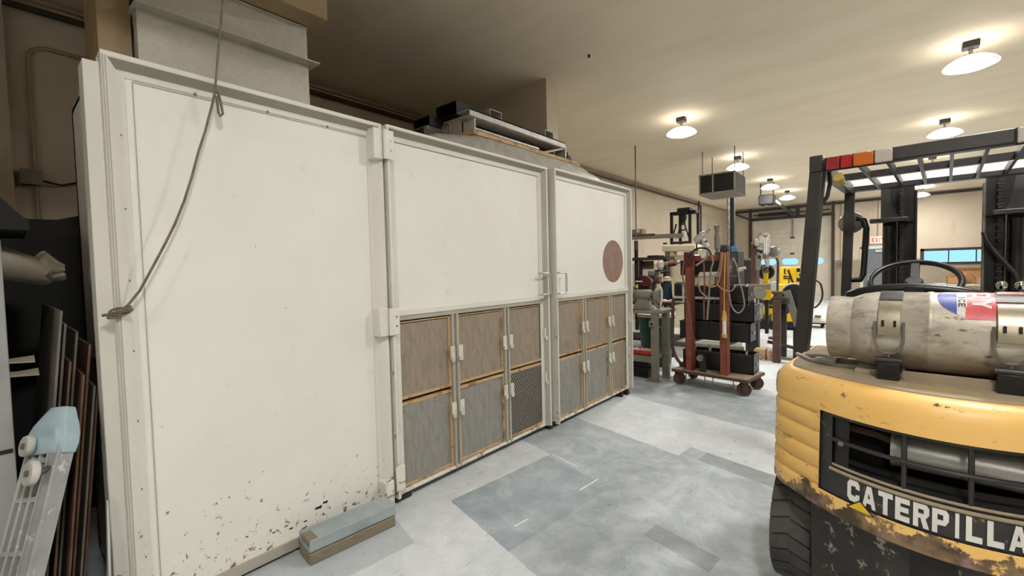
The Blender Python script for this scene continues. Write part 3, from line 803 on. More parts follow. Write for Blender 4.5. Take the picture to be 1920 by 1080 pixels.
# --- the two doors
def door(y0, y1, xf, posts, kinds, hinge_side, handle_y):
    zb = .055
    dr = MB()
    frame_sweep(dr, y0, y1, zb, BZ, xf, [(0, -.075), (0, .045), (.013, .045), (.02, .04), (.05, .004), (.056, 0), (.082, 0), (.086, -.008)])
    dr.box2((xf - .075, y0, zb), (xf - .07, y1, BZ))
    o = dr.build('door', 'booth_frame', bo)
    bevel_strip(o, y0, y1, xf, BZ, .02, .04, .05, .004)
    MB().hexa([(xf + .0415, y1 - .02, zb), (xf + .0055, y1 - .05, zb), (xf + .001, y1 - .05, zb), (xf + .036, y1 - .02, zb), (xf + .0415, y1 - .02, BZ - .02), (xf + .0055, y1 - .05, BZ - .05), (xf + .001, y1 - .05, BZ - .05), (xf + .036, y1 - .02, BZ - .02)]).build('side_channel', 'booth_grey', o, smooth=0)
    MB().box2((xf - .03, y0 + .05, 1.26), (xf - .006, y1 - .05, BZ - .06)).build('door_sheet', 'booth', o)
    sm = MB()
    sm.box2((xf - .006, y0 + .09, 2.400), (xf - .0045, y1 - .09, 2.404)); sm.box2((xf - .006, y1 - .10, 1.30), (xf - .0045, y1 - .096, 2.404))
    sm.build('seam', 'bench_grey', o)
    MB().box2((xf - .03, y0 + .03, 1.255), (xf + .012, y1 - .03, 1.300)).build('mid_rail', 'booth_frame', o, bevel=.006)
    MB().box2((xf - .05, y0 + .03, 1.225), (xf + .004, y1 - .03, 1.256)).build('filter_head_rail', 'booth_grey', o, bevel=.003)
    MB().box2((xf - .06, y0, zb), (xf + .006, y1, zb + .022)).build('bottom_rail', 'booth_frame', o, bevel=.004)
    MB().box2((xf - .072, y0 + .01, zb + .02), (xf - .062, y1 - .01, 1.25)).build('filter_backing', 'rubber_dark', o)
    for yp in posts:
        ps = MB().box2((xf - .06, yp - .032, zb), (xf - .01, yp + .032, 1.235))
        ps.box2((xf - .012, yp - .032, zb), (xf + .010, yp - .013, 1.235)); ps.box2((xf - .012, yp + .013, zb), (xf + .010, yp + .032, 1.235))
        ps.build('filter_post', 'booth_grey', o, bevel=.002)
    ed = [y0 + .045] + [v for yp in posts for v in (yp - .034, yp + .034)] + [y1 - .03]
    for c in range(3):
        a, b = ed[2 * c], ed[2 * c + 1]
        for row in range(2):
            z0, z1 = ((.082, .665), (.685, 1.215))[row]
            jz = random.uniform(-.006, .006)
            z1 += jz if row == 0 else 0
            k = kinds[c][1 - row]
            fl = MB()
            if k == 'mesh':
                fl.box2((xf - .035, a + .02, z0 + .015), (xf - .012, b - .01, z1 - .012))
            else:
                n = 10      # slightly bowed media
                rs = []
                for q in range(n + 1):
                    yy = a + .018 + (b - a - .036) * q / n
                    bow = .010 * math.sin(PI * q / n) + random.uniform(-.0015, .0015)
                    rs.append([(xf - .05, yy, z0 + .016), (xf - .022 + bow, yy, z0 + .016), (xf - .022 + bow * 1.3, yy, (z0 + z1) / 2), (xf - .022 + bow, yy, z1 - .016), (xf - .05, yy, z1 - .016)])
                fl.rings(rs)
            f = fl.build('filter', {'b': 'filt_brown', 'g': 'filt_grey', 'mesh': 'mesh'}[k], o)
            fr = MB()
            for s0, s1 in (((a, z0), (a + .022, z1)), ((b - .02, z0), (b, z1)), ((a, z0), (b, z0 + .022)), ((a, z1 - (.010 if row else .022)), (b, z1))):
                fr.box2((xf - .055, s0[0], s0[1]), (xf - .010 + random.uniform(-.004, .003), s1[0], s1[1]))
            fr.build('filter_frame', 'pine', o, bevel=.0015)
    for yp in [y0 + .02] + posts + [y1 - .035]:
        for z in (.525, .945):
            for s in (-1, 1):
                if (yp < y0 + .1 and s < 0) or (yp > y1 - .1 and s > 0): continue
                cy = yp + s * .04 if y0 + .1 < yp < y1 - .1 else yp
                MB().box2((xf + .008, cy - .022, z - .05), (xf + .022, cy + .022, z + .045)).box2((xf + .02, cy - .02, z - .07), (xf + .034, cy + .012, z - .035)).build('latch_clip', 'clip', o, bevel=.003)
    hd = [(xf + .02, handle_y, 1.31), (xf + .075, handle_y, 1.32), (xf + .085, handle_y, 1.34), (xf + .085, handle_y, 1.48), (xf + .075, handle_y, 1.50), (xf + .02, handle_y, 1.51)]
    hn = MB().tube([(xf + .02, handle_y - .055, 1.31), (xf + .07, handle_y - .05, 1.312), (xf + .075, handle_y - .02, 1.312), (xf + .075, handle_y + .045, 1.315), (xf + .075, handle_y + .055, 1.33),
                    (xf + .075, handle_y + .055, 1.49), (xf + .075, handle_y + .045, 1.505), (xf + .075, handle_y - .02, 1.508), (xf + .07, handle_y - .05, 1.508), (xf + .02, handle_y - .055, 1.508)], .009, 8)
    hn.build('pull_handle', 'alu', o)
    return o
da = door(1.675, 3.415, -2.485, [2.245, 2.835], ['bg', 'bg', ['b', 'mesh']], 'l', 3.33)
db = door(3.465, 5.085, -2.435, [4.015, 4.585], ['bg', 'bg', 'bb'], 'r', 3.53)
MB().cyl((-2.442, 4.69, 1.617), (-2.438, 4.69, 1.617), .243, n=56).build('round_patch', 'patch', db, smooth=0)
for q in (((-2.53, 1.69, .005), (-2.50, 1.82, .08)), ((-2.53, 3.42, .008), (-2.47, 3.46, .03))): MB().box2(*q).build('floor_stop', 'dark_steel', bo)
for q in (((-2.50, 4.92, .0), (-2.40, 4.98, .06)), ((-2.50, 4.80, .0), (-2.41, 4.84, .06))): MB().box2(*q).build('floor_bolt', 'ink', bo)

# ================================================================== ON TOP OF THE BOOTH
cdt = root('unseen_light_blocker', (-1.35, -1.3, ZC), 'unseen duct-shaped box under the ceiling, added to block lamp light', 'duct')  # added out of view to keep lamp light off the left wall and ceiling
MB().box2((-1.65, -4.55, 3.28), (-1.10, 1.55, 3.90)).build('blocker_box', 'galv', cdt, bevel=.006)
for y in (-3.4, -1.7, 0, 1.4): MB().box2((-1.67, y, 3.26), (-1.08, y + .03, ZC)).build('blocker_band', 'dark_steel', cdt)
du = root('exhaust_duct', (-3.1, .98, 2.475), 'grey sheet metal exhaust duct rising off the booth roof', 'duct')
def creased(b, y0, y1, z0, z1, x, xb):            # box with a cross-broken front
    cy, cz = (y0 + y1) / 2, (z0 + z1) / 2
    P = [(x, y0, z0), (x, y1, z0), (x, y1, z1), (x, y0, z1)]
    B = [(xb, y0, z0), (xb, y1, z0), (xb, y1, z1), (xb, y0, z1)]
    v = [b.bm.verts.new(p) for p in P]; w_ = [b.bm.verts.new(p) for p in B]; c = b.bm.verts.new((x + .016, cy, cz))
    for i in range(4):
        j = (i + 1) % 4
        b.bm.faces.new((v[i], v[j], c)); b.bm.faces.new((v[j], v[i], w_[i], w_[j]))
    b.bm.faces.new(w_)
    return b
creased(MB(), .54, 1.41, 2.476, 2.93, -2.90, -3.34).build('lower_section', 'galv', du, smooth=0)
MB().box2((-3.36, .52, 2.905), (-2.82, 1.45, 2.913)).build('flange', 'galv', du)
creased(MB(), .545, 1.405, 2.93, 3.14, -2.895, -3.34).build('upper_section', 'galv', du, smooth=0)
MB().tube([(-2.89, .54, 3.14), (-2.89, 1.41, 3.14)], .006).build('top_bead', 'alu', du)
MB().box2((-3.40, .28, 3.15), (-2.72, 1.46, 3.99)).build('plenum_box', 'conduit', du, bevel=.004)
MB().box2((-3.36, .40, 2.476), (-2.98, .53, 3.14)).build('side_panel', 'conduit', du)

sh = root('bent_metal_sheet', (-2.6, 3.2, 2.49), 'bent pale sheet of metal lying along the booth top edge', 'metal sheet')
b = MB()
top = [(2.06, 2.496), (2.20, 2.575), (2.45, 2.615), (2.65, 2.650), (3.0, 2.655), (3.40, 2.655), (3.80, 2.655), (4.10, 2.655), (4.27, 2.650), (4.40, 2.615), (4.56, 2.60), (4.60, 2.55), (4.80, 2.496)]
rs = []
for y, z in top:
    rs.append([(-2.50, y, 2.492), (-2.53, y, 2.49 + (z - 2.49) * .55), (-2.58, y, z), (-2.70, y, z + .006), (-2.70, y, z - .004), (-2.585, y, z - .01), (-2.54, y, 2.49 + (z - 2.49) * .5), (-2.515, y, 2.491)])
b.rings(rs)
b.build('folded_sheet', 'alu', sh, smooth=50)
MB().box2((-3.0, 2.2, 2.476), (-2.72, 4.4, 2.650)).build('support_block', 'dark_steel', sh)
solo(MB().box2((-2.78, 2.60, 2.663), (-2.59, 4.25, 2.698)), 'wood_plank', 'pine', 'pale wooden plank lying on the bent sheet, under the steel channels', 'plank', bevel=.003)
ch = root('steel_channel_frame', (-2.7, 3.3, 2.70), 'welded grey steel channel frame resting on the wooden plank', 'metal frame')
X0 = -2.62
MB().box2((X0 - .012, 2.60, 2.812), (X0, 4.0, 2.872)).box2((X0 - .14, 2.60, 2.862), (X0, 4.0, 2.872)).box2((X0 - .14, 2.60, 2.81), (X0, 4.0, 2.818)).build('top_channel', 'alu', ch)
MB().box2((X0 - .44, 2.66, 2.70), (X0 - .008, 2.672, 2.862)).build('left_leg', 'galv', ch)
MB().box2((X0 - .14, 4.005, 2.70), (X0 - .003, 4.02, 2.845)).build('right_leg', 'alu', ch)
MB().box2((X0 - .15, 2.67, 2.755), (X0 - .09, 3.66, 2.772)).build('inner_rail', 'alu', ch)
MB().box2((X0 - .16, 2.66, 2.70), (X0 - .145, 4.0, 2.81)).build('back_plate', 'black_dusty', ch)
MB().beam((X0 - .02, 3.98, 2.81), (X0 - .10, 3.66, 2.715), .03, .02).build('corner_brace', 'alu', ch)
def square_tube(a, b_, w_, h_, name, label, m='alu'):
    mb = MB()
    a, b_ = Vector(a), Vector(b_)
    x, y, d = axes_from(b_ - a)
    t = .006
    q = lambda c, k: [c + x * sx * (w_ / 2 - k) + y * sy * (h_ / 2 - k) for sx, sy in ((-1, -1), (1, -1), (1, 1), (-1, 1))]
    mb.rings([q(a + d * .25, t), q(a, t), q(a, 0), q(b_, 0), q(b_, t)], True, True)
    return solo(mb, name, m, label, 'steel tube', 'square tube ends on the booth top', smooth=0)
square_tube((-2.785, 3.10, 2.95), (-3.30, 3.10, 2.95), .165, .14, 'square_tube', 'square steel tube end standing up behind the left end of channel frame')
square_tube((-2.785, 3.95, 2.95), (-3.30, 3.95, 2.95), .15, .14, 'square_tube', 'square steel tube end behind the right end of channel frame')
square_tube((-2.93, 2.62, 2.932), (-2.93, 3.0, 2.932), .26, .115, 'square_tube', 'dark open channel end touching the left end of channel frame', 'black_dusty')
square_tube((-3.12, 2.50, 2.835), (-3.12, 2.64, 2.835), .22, .10, 'square_tube', 'short square steel tube farthest left on the booth top', 'dark_steel')
MB().box2((-3.34, 3.02, 2.651), (-2.80, 4.03, 2.878)).build('rear_block', 'dark_steel', ch)
solo(MB().box2((-3.25, 2.44, 2.651), (-2.98, 2.64, 2.783)), 'wood_block', 'old_wood', 'weathered wood block under the short square tube on the booth top', 'wood block', bevel=.004)
ey = root('eye_bracket', (-2.82, 2.52, 2.655), 'small grey steel eye bracket left of the channel frame', 'bracket')
MB().box2((-2.88, 2.46, 2.656), (-2.76, 2.56, 2.672)).build('base_plate', 'steel', ey)
rg = [(-2.82 + .045 * math.cos(q), 2.52, 2.725 + .05 * math.sin(q)) for q in [2 * PI * i / 18 for i in range(18)]]
MB().tube(rg, .014, 8, closed=True).build('eye_ring', 'steel', ey)
pb = root('brown_pulley', (-2.70, 4.16, 2.70), 'small dark brown pulley on the right end of the wooden plank', 'pulley')
MB().cyl((-2.72, 4.17, 2.74), (-2.68, 4.17, 2.74), .04).build('wheel', 'rust_brown', pb)
MB().tube([(-2.70, 4.17, 2.76), (-2.70, 4.17, 2.795), (-2.69, 4.14, 2.805)], .008).build('hook', 'dark_steel', pb)

# --- wire hanging down the panel
p0 = at_x(418, 0, -2.44); p1 = at_x(403, 172, -2.44)
topw = p1 + (p0 - p1) * ((ZC - p1.z) / (p0.z - p1.z))
wr = root('hanging_wire', (topw.x, topw.y, ZC), 'thin grey wire hanging from the ceiling with a loop, tied at left panel edge', 'wire')
MB().tube([topw.lerp(p1, i / 10) for i in range(11)], .0048, 8).build('upper_wire', 'wire', wr)
lp = [at_x(x, y, -2.435) for x, y in ((402, 174), (407, 172), (411, 180), (416, 203), (418, 213), (413, 218), (410, 212), (408, 195), (406, 180))]
MB().tube(lp, .006, 8).build('loop', 'wire', wr)
pts = [(403, 173), (397, 200), (385, 245), (372, 285), (360, 330), (346, 375), (328, 420), (308, 460), (285, 503), (262, 545), (240, 572), (224, 584)]
MB().tube([at_x(x, y, -2.43 - .02 * i / 11) for i, (x, y) in enumerate(pts)], .0052, 8).build('lower_wire', 'wire', wr)
kn = MB()
kc = at_x(224, 586, -2.445)
for k in range(5):
    a = random.uniform(0, PI)
    kn.tube([kc + Vector((0, .03 * math.cos(q) * (1 + .3 * math.sin(a)), .014 * math.sin(q + a))) + Vector((.008 * math.sin(q * 2 + k), 0, .004 * (k - 2))) for q in [2 * PI * i / 14 for i in range(14)]], .005, 6, closed=True)
kn.tube([kc + Vector((0, -.055, -.008)), kc, kc + Vector((0, .045, .01))], .006)
kn.build('knot', 'wire', wr)

# --- timber at the panel's foot
tb = root('timber_block', (-2.40, 1.27, 0), 'blue-grey painted timber block on the floor against the cream panel', 'timber')
tb_dir = Vector((-2.285 - -2.325, 1.535 - 1.03, 0)).normalized(); tb_n = Vector((-tb_dir.y, tb_dir.x, 0))
A = Vector((-2.325, 1.03, 0))
Ln = .51
def tbox(s0, s1, n0, n1, z0, z1):
    c = lambda s, n, z: A + tb_dir * s + tb_n * n + Vector((0, 0, z))
    return [c(s0, n0, z0), c(s1, n0, z0), c(s1, n1, z0), c(s0, n1, z0), c(s0, n0, z1), c(s1, n0, z1), c(s1, n1, z1), c(s0, n1, z1)]
MB().hexa(tbox(0, Ln, 0, .15, .0, .062)).build('lower_timber', 'old_wood', tb, bevel=.006)
MB().hexa(tbox(0, Ln + .005, .002, .15, .065, .135)).build('upper_timber', 'block_paint', tb, bevel=.008)
MB().hexa(tbox(-.003, .05, .004, .11, .10, .1365)).build('bare_end', 'old_wood', tb, bevel=.006)

# ================================================================== PASSAGE LEFT OF THE BOOTH
lk = root('storage_cabinet', (-3.1, -.3, 0), 'pale grey metal storage cabinet at the far left edge', 'cabinet')
MB().box2((-2.78, -.75, .02), (-2.74, .036, 1.72)).build('front_panel', 'locker', lk, bevel=.004)
MB().box2((-3.9, -.75, 0), (-2.78, -.70, 1.72)).build('side_panel', 'locker', lk)
MB().box2((-3.9, -.75, 0), (-3.86, .0, 1.72)).build('back_panel', 'locker', lk)
for z in (.1, .62, 1.08, 1.50): MB().box2((-3.86, -.70, z), (-2.78, .02, z + .03)).build('shelf', 'dark_steel', lk)
MB().box2((-2.742, -.75, .845), (-2.737, .03, .862)).build('seam', 'ink', lk)
for x in (-2.80, -3.3, -3.84): MB().box2((x, .0, 0), (x + .03, .03, 1.70)).build('post', 'bench_grey', lk)
# wrapped canvas bundle on the top shelf
cb = root('canvas_bundle', (-3.1, -.05, 1.53), 'wrapped grey canvas bundle poking out over the dark passage', 'bundle')
rs = []
for k in range(13):
    yy = -.55 + .73 * k / 12
    pinch = 1.0 if k < 9 else 1.0 - (k - 8) * .10
    ring = []
    for i in range(20):
        q = 2 * PI * i / 20
        rr = 1 + .07 * math.sin(3 * q + k * .5) + .03 * math.sin(7 * q - k)
        ring.append((-3.08 + .19 * math.cos(q) * rr * pinch, yy + .012 * math.sin(5 * q), 1.645 + .092 * math.sin(q) * rr * pinch - (.02 * max(0, k - 9))))
    rs.append(ring)
b = MB(); b.rings(rs); b.build('wrap', 'canvas', cb, smooth=70)
b = MB()
for k in range(7):
    q = 2 * PI * k / 7
    b.tube([(-3.08 + .10 * math.cos(q), .16, 1.62 + .05 * math.sin(q)), (-3.07 + .06 * math.cos(q), .20, 1.60 + .035 * math.sin(q)), (-3.06 + .05 * math.cos(q + .5), .235, 1.585 + .03 * math.sin(q + .5))], [.03, .022, .01], 8)
b.build('gathered_end', 'canvas', cb, smooth=70)
# dark tarp on top
b = MB()
rs = []
for k in range(9):
    t_ = k / 8
    yy = -.6 + .72 * t_
    hh = (.62, .60, .55, .50, .44, .36, .27, .16, .05)[k]
    rs.append([(-2.80, yy, 1.765), (-2.79, yy, 1.765 + hh * .8 + .02 * math.sin(k * 2)), (-2.9, yy, 1.72 + hh), (-3.1, yy, 1.72 + hh * .92 + .03 * math.cos(k)), (-3.35, yy, 1.72 + hh * .7), (-3.4, yy, 1.765)])
b.rings(rs)
solo(b, 'folded_tarp', 'rubber_dark', 'black tarp heaped on top of the pale cabinet', 'tarp', smooth=60)
for dz, dy, lab in ((1.175, .115, 'cream paper sheet sticking out of the cabinet, upper of two'), (1.115, .125, 'crumpled cream paper sticking out of the cabinet, lower of two')):
    b = MB()
    rs = []
    for k in range(8):
        yy = -.35 + (.35 + dy) * k / 7
        ss = 1 - .5 * max(0, k - 4) / 3
        rs.append([(-2.96 + .1 * ss * c_, yy, dz + .035 * abs(c_) * math.sin(1 + k * .4) + .03 * (k / 7) + d_) for d_, cs in ((0, (-1, -.4, 0, .5, 1)), (.006, (1, .5, 0, -.4, -1))) for c_ in cs])
    b.rings(rs)
    solo(b, 'paper_sheet', 'paper', lab, 'paper', 'papers in the cabinet', smooth=60)
# black mass added at the passage back, standing in for its deep shade
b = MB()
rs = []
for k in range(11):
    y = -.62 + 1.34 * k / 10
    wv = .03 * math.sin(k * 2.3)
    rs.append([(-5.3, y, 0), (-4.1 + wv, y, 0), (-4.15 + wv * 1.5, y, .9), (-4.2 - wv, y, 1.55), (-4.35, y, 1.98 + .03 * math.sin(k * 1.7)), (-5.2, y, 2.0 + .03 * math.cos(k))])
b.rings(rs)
solo(b, 'passage_shade_block', 'rubber_dark', 'black mass added at the back of the passage in place of deep shade', 'rack', smooth=50)
# leaning sheets
sheet_spec = [(.044 + .0205 * i, .044 + .0205 * i + .098 * zt, zt, m_, k) for i, (zt, m_, k) in enumerate(((1.42, 'sheet_grey', 0), (1.36, 'sheet_grey', 2), (1.20, 'sheet_rust', 1), (1.32, 'sheet_grey', 3), (1.14, 'sheet_rust', 0), (1.26, 'sheet_rust', 2), (1.08, 'sheet_grey', 1), (1.18, 'sheet_rust', 3)))]
sheet_labels = ['outermost grey steel sheet of those leaning against the booth side', 'second grey steel sheet of the leaning stack, counted from the cabinet', 'third sheet of the leaning stack, rusty, counted from the cabinet', 'fourth sheet of the leaning stack, grey, counted from the cabinet',
        'fifth sheet of the leaning stack, rusty and short', 'sixth sheet of the leaning stack, rusty', 'seventh sheet of the leaning stack, grey and shortest', 'innermost rusty sheet of the stack, next to the booth side']
for (ya, yb, zt, m_, k), lab in zip(sheet_spec, sheet_labels):
    x1 = -2.62 - .035 * k
    o = MB().hexa([(-3.6, ya, 0), (x1, ya, 0), (x1, ya + .008, 0), (-3.6, ya + .008, 0), (-3.6, yb, zt), (x1, yb, zt), (x1, yb + .008, zt), (-3.6, yb + .008, zt)])
    solo(o, 'steel_sheet', m_, lab, 'metal sheet', 'sheets leaning beside the booth', smooth=0)
solo(MB().cyl((-2.45, .255, 0.0), (-2.50, .278, .62), .007), 'steel_rod', 'chrome', 'bright thin steel rod leaning beside the booth corner', 'rod')
solo(MB().beam((-2.47, .235, 0.0), (-2.51, .272, .42), .02, .006), 'flat_bar', 'sheet_grey', 'short grey flat bar leaning beside the bright rod', 'bar')
# mechanic's creeper leaning on the sheets
L1 = at_x(112, 768, -2.56)
Lb = at_x(33, 1079, -2.40)
L0 = L1 + (Lb - L1) * (L1.z / (L1.z - Lb.z))
cp = root('mechanics_creeper', tuple(L0), 'narrow grey plastic creeper with white wheels leaning by the cabinet', 'creeper')
ld = (L1 - L0).normalized(); wd = Vector((.85, .5, 0)).normalized(); nd = ld.cross(wd).normalized()
if nd.dot(Vector((2.5, 0, 1))) < 0: nd = -nd
wd = nd.cross(ld).normalized() if nd.cross(ld).dot(wd) > 0 else -nd.cross(ld).normalized()
LL = (L1 - L0).length
cpt = lambda s, w_, n: L0 + ld * s + wd * w_ + nd * n
def cbox(b, s0, s1, w0, w1, n0, n1):
    return b.hexa([cpt(s0, w0, n0), cpt(s1, w0, n0), cpt(s1, w1, n0), cpt(s0, w1, n0), cpt(s0, w0, n1), cpt(s1, w0, n1), cpt(s1, w1, n1), cpt(s0, w1, n1)])
bd = cbox(MB(), .0, LL - .10, -.085, .085, -.02, .0)
for w_ in (-.078, -.045, -.01): cbox(bd, .02, LL - .10, w_ - .006, w_ + .006, -.005, .022)
for s in (.1, .26, .42, .58, .76, .90): cbox(bd, s, s + .02, -.08, .03, -.005, .016)
bd.build('deck', 'creeper', cp, bevel=.004)
sr = cbox(MB(), .0, LL - .09, .03, .088, -.025, .028); cbox(sr, .0, LL - .09, .040, .046, .02, .036); cbox(sr, .0, LL - .09, .080, .090, .02, .036)
sr.build('side_rail', 'creeper', cp, bevel=.004)
rs = []
for k in range(6):
    s = LL - .17 + .18 * k / 5
    w0 = (-.085, -.088, -.08, -.065, -.045, -.03)[k]; w1 = (.092, .098, .094, .08, .06, .04)[k]; tk = (.03, .042, .048, .046, .034, .015)[k]
    rs.append([cpt(s, w0, -.028), cpt(s, w1, -.028), cpt(s, w1 + .004, tk * .6), cpt(s, w1 - .02, tk), cpt(s, w0 + .03, tk), cpt(s, w0 - .004, tk * .6)])
hd = MB(); hd.rings(rs); hd.build('head_rest', 'creeper_blue', cp, bevel=.004)
for s, w_, nn, rr in ((LL - .235, .045, .055, .046), (LL - .135, -.035, .035, .040), (.14, .045, .055, .046)):
    c = cpt(s, w_, nn)
    ax = (nd * .9 - wd * .35 + Vector((.1, 0, -.05))).normalized()
    cs = MB().lathe(c, ax, [(.0, 0), (rr * .6, 0), (rr * .92, .004), (rr, .012), (rr, .020), (rr * .92, .028), (rr * .6, .030), (rr * .3, .026), (.0, .026)], 24).build('wheel', 'white_dull', cp)
    MB().cyl(c + ax * .025, c + ax * .033, .011).build('axle_cap', 'steel', cs)
    MB().beam(cpt(s + .03, w_ + .02, .0), c, .02, .012).build('caster_fork', 'steel', cp)

# ================================================================== FORKLIFT (local frame: u right, v forward, z up)
fk = root('forklift', (.15, 2.03, 0), 'yellow and black gas forklift with silver tank, seen from behind', 'forklift', rz=math.radians(-4))
FB = dict(parent=fk, local=True)
def off(z):
    pts = [(.2, -.02), (.55, -.04), (.63, -.03), (.945, 0), (1.0, .002), (1.03, .008), (1.052, .022), (1.066, .042), (1.074, .07)]
    if z <= pts[0][0]: return pts[0][1]
    for (a, va), (b_, vb) in zip(pts, pts[1:]):
        if z <= b_: return va + (vb - va) * (z - a) / (b_ - a)
    return pts[-1][1]
def V(u, z): return .95 * u * u + off(z)
def hw(z): return .592 - (0 if z < 1.0 else (z - 1.0) ** 2 * 9)
US = [-.50 + 1.0 * i / 28 for i in range(29)]
for s_ in (-.37, .37):
    k = min(range(29), key=lambda i: abs(US[i] - s_)); US[k] = s_
GROOVES = (.925, .85, .775, .70, .635)
def cw_ring(z, shrink=0.0, vfront=.95):
    h_ = hw(z) - shrink
    g = 0
    for gz in GROOVES: g = max(g, 1 - abs(z - gz) / .014) if abs(z - gz) < .014 else g
    lf = [(-h_, vfront), (-h_, .7), (-h_, .55)]
    ctrl = ((-.50, V(.50, z)), (-h_ + .005, V(.50, z) + .07), (-h_, V(.5, z) + .17))
    cor = []
    for t_ in (1.0, .8, .6, .4, .2):
        cor.append(tuple((1 - t_) ** 2 * ctrl[0][i] + 2 * t_ * (1 - t_) * ctrl[1][i] + t_ * t_ * ctrl[2][i] for i in (0, 1)))
    half = lf + cor
    pts = list(half) + [(u, V(u, z) + shrink) for u in US] + [(-a, b_) for a, b_ in reversed(half)]
    out = []
    for (u, v) in pts:
        d = .010 * g if abs(u) > .39 else 0
        out.append((u - math.copysign(d if v > .28 else d * .5, u), v + (d if v < .28 else 0), z))
    return out
zs = sorted(set([.55, .558, .58, .60, .63, .945, .965, .985, 1.0, 1.015, 1.03, 1.042, 1.052, 1.06, 1.066, 1.071, 1.074] + [round(g + d, 4) for g in GROOVES for d in (-.014, 0, .014)] + [.74, .81, .89, .665]))
b = MB()
rs = [cw_ring(z, .012 if z < .552 else 0) for z in zs]
b.rings(rs, True, True)
dead = [f for f in b.bm.faces if len(f.verts) == 4 and abs(f.calc_center_median().x) < .37 and .63 < f.calc_center_median().z < .945 and f.calc_center_median().y < .3]
bmesh.ops.delete(b.bm, geom=dead, context='FACES')
b.build('counterweight', 'yellow', smooth=40, **FB)
b = MB(); r0 = cw_ring(1.074, .012, .94); b.rings([[(p[0], p[1], 1.070) for p in r0], [(p[0], p[1], 1.078) for p in r0], [(p[0] * .985, p[1] + .008, 1.082) for p in r0]])
b.build('top_plate', 'dust', smooth=40, **FB)
b = MB(); lab_ = [(-.13, .155), (.09, .125), (.085, .19), (-.135, .22)]
b.rings([[(u, v, 1.0815) for u, v in lab_], [(u, v, 1.0835) for u, v in lab_]]); b.build('worn_label', 'worn_label', smooth=0, **FB)
# black grille surround, its recess, bars
def strip_grid(b, us, zs_, dv, keep=lambda u, z: True):
    vs = [[b.bm.verts.new((u, V(u, z) + dv, z)) for u in us] for z in zs_]
    for i in range(len(zs_) - 1):
        for j in range(len(us) - 1):
            if keep((us[j] + us[j + 1]) / 2, (zs_[i] + zs_[i + 1]) / 2):
                b.bm.faces.new((vs[i][j], vs[i][j + 1], vs[i + 1][j + 1], vs[i + 1][j]))
u2 = sorted(set([-.372, -.325, .325, .372] + [round(-.3 + .04 * i, 3) for i in range(16)]))
b = MB()
strip_grid(b, u2, [.628, .66, .70, .735, .932, .947], .010, lambda u, z: not (abs(u) < .325 and .735 < z < .932))
sur = b.build('grille_surround', 'band', **FB)
b = MB()
uh = [u for u in u2 if abs(u) <= .3251]
for z in (.735, .932):
    for a, c in zip(uh, uh[1:]):
        b.face([(a, V(a, z) + .010, z), (c, V(c, z) + .010, z), (c, V(c, z) + .16, z + (.012 if z < .8 else 0)), (a, V(a, z) + .16, z + (.012 if z < .8 else 0))])
for u in (-.325, .325):
    b.face([(u, V(u, .735) + .010, .735), (u, V(u, .932) + .010, .932), (u, V(u, .932) + .16, .932), (u, V(u, .735) + .16, .735)])
b.build('grille_recess', 'black_dusty', smooth=0, **FB)
MB().box2((-.40, .33, .60), (.40, .34, 1.0)).build('radiator_back', 'ink', **FB)
b = MB()
strip_grid(b, [-.318, -.295, -.268], [.742, .84, .926], .022)
pl_ = b.build('side_plate', 'black', **FB)
MB().cyl((-.294, V(.294, .84) + .022, .838), (-.294, V(.294, .84) + .004, .838), .010, n=6).build('bolt', 'steel', pl_, local=True)
b = MB(); b.tube([(u, V(u, .845) + .018, .842) for u in [-.325 + .65 * i / 20 for i in range(21)]], .0085)
for u in (-.105, .06, .225): b.tube([(u, V(u, z) + .026, z) for z in (.738, .80, .86, .93)], .008)
b.build('grille_bar', 'guard', **FB)
MB().cyl((-.14, .20, .825), (.20, .20, .825), .065, n=24).cyl((-.15, .20, .825), (-.14, .20, .825), .07, n=24).cyl((.20, .20, .825), (.215, .20, .825), .07, n=24).build('muffler', 'alu', **FB)
MB().tube([(.215, .2, .82), (.27, .16, .80), (.33, .16, .76)], .022).build('exhaust_pipe', 'steel', **FB)
MB().tube([(-.3, .19, .88), (-.2, .19, .87), (-.14, .2, .85)], .016).build('exhaust_pipe', 'rust_brown', **FB)
b = MB()
for zz, r_ in ((.728, .007), (.742, .006)):
    b.tube([(u, V(u, zz) + .008 + (.014 if zz > .735 else 0), zz) for u in [-.33 + .66 * i / 20 for i in range(21)]], r_)
b.build('sill_ledge', 'dust', **FB)
b = MB()
letters(b, 'CATERPILLAR', -.268, .640, .0405, .078, .0070, lambda x, y, d: Vector((x, V(x, y) + .010 - d, y)), -.003, .006)
b.build('raised_lettering', 'white', smooth=0, **FB)
for nm, mm, k, d in (('logo_outline', 'ink', 1.18, .0075), ('logo_triangle', 'yellow_machine', 1.0, .0085)):
    b = MB(); tri = [(-.2265 + .036 * k, .628 - .010 * k), (-.2265 - .036 * k, .628 - .010 * k), (-.2265, .628 + .024 * k)]
    b.rings([[(x, V(x, z) + .012, z) for x, z in tri], [(x, V(x, z) + .010 - d - .004, z) for x, z in tri]])
    b.build(nm, mm, smooth=0, **FB)
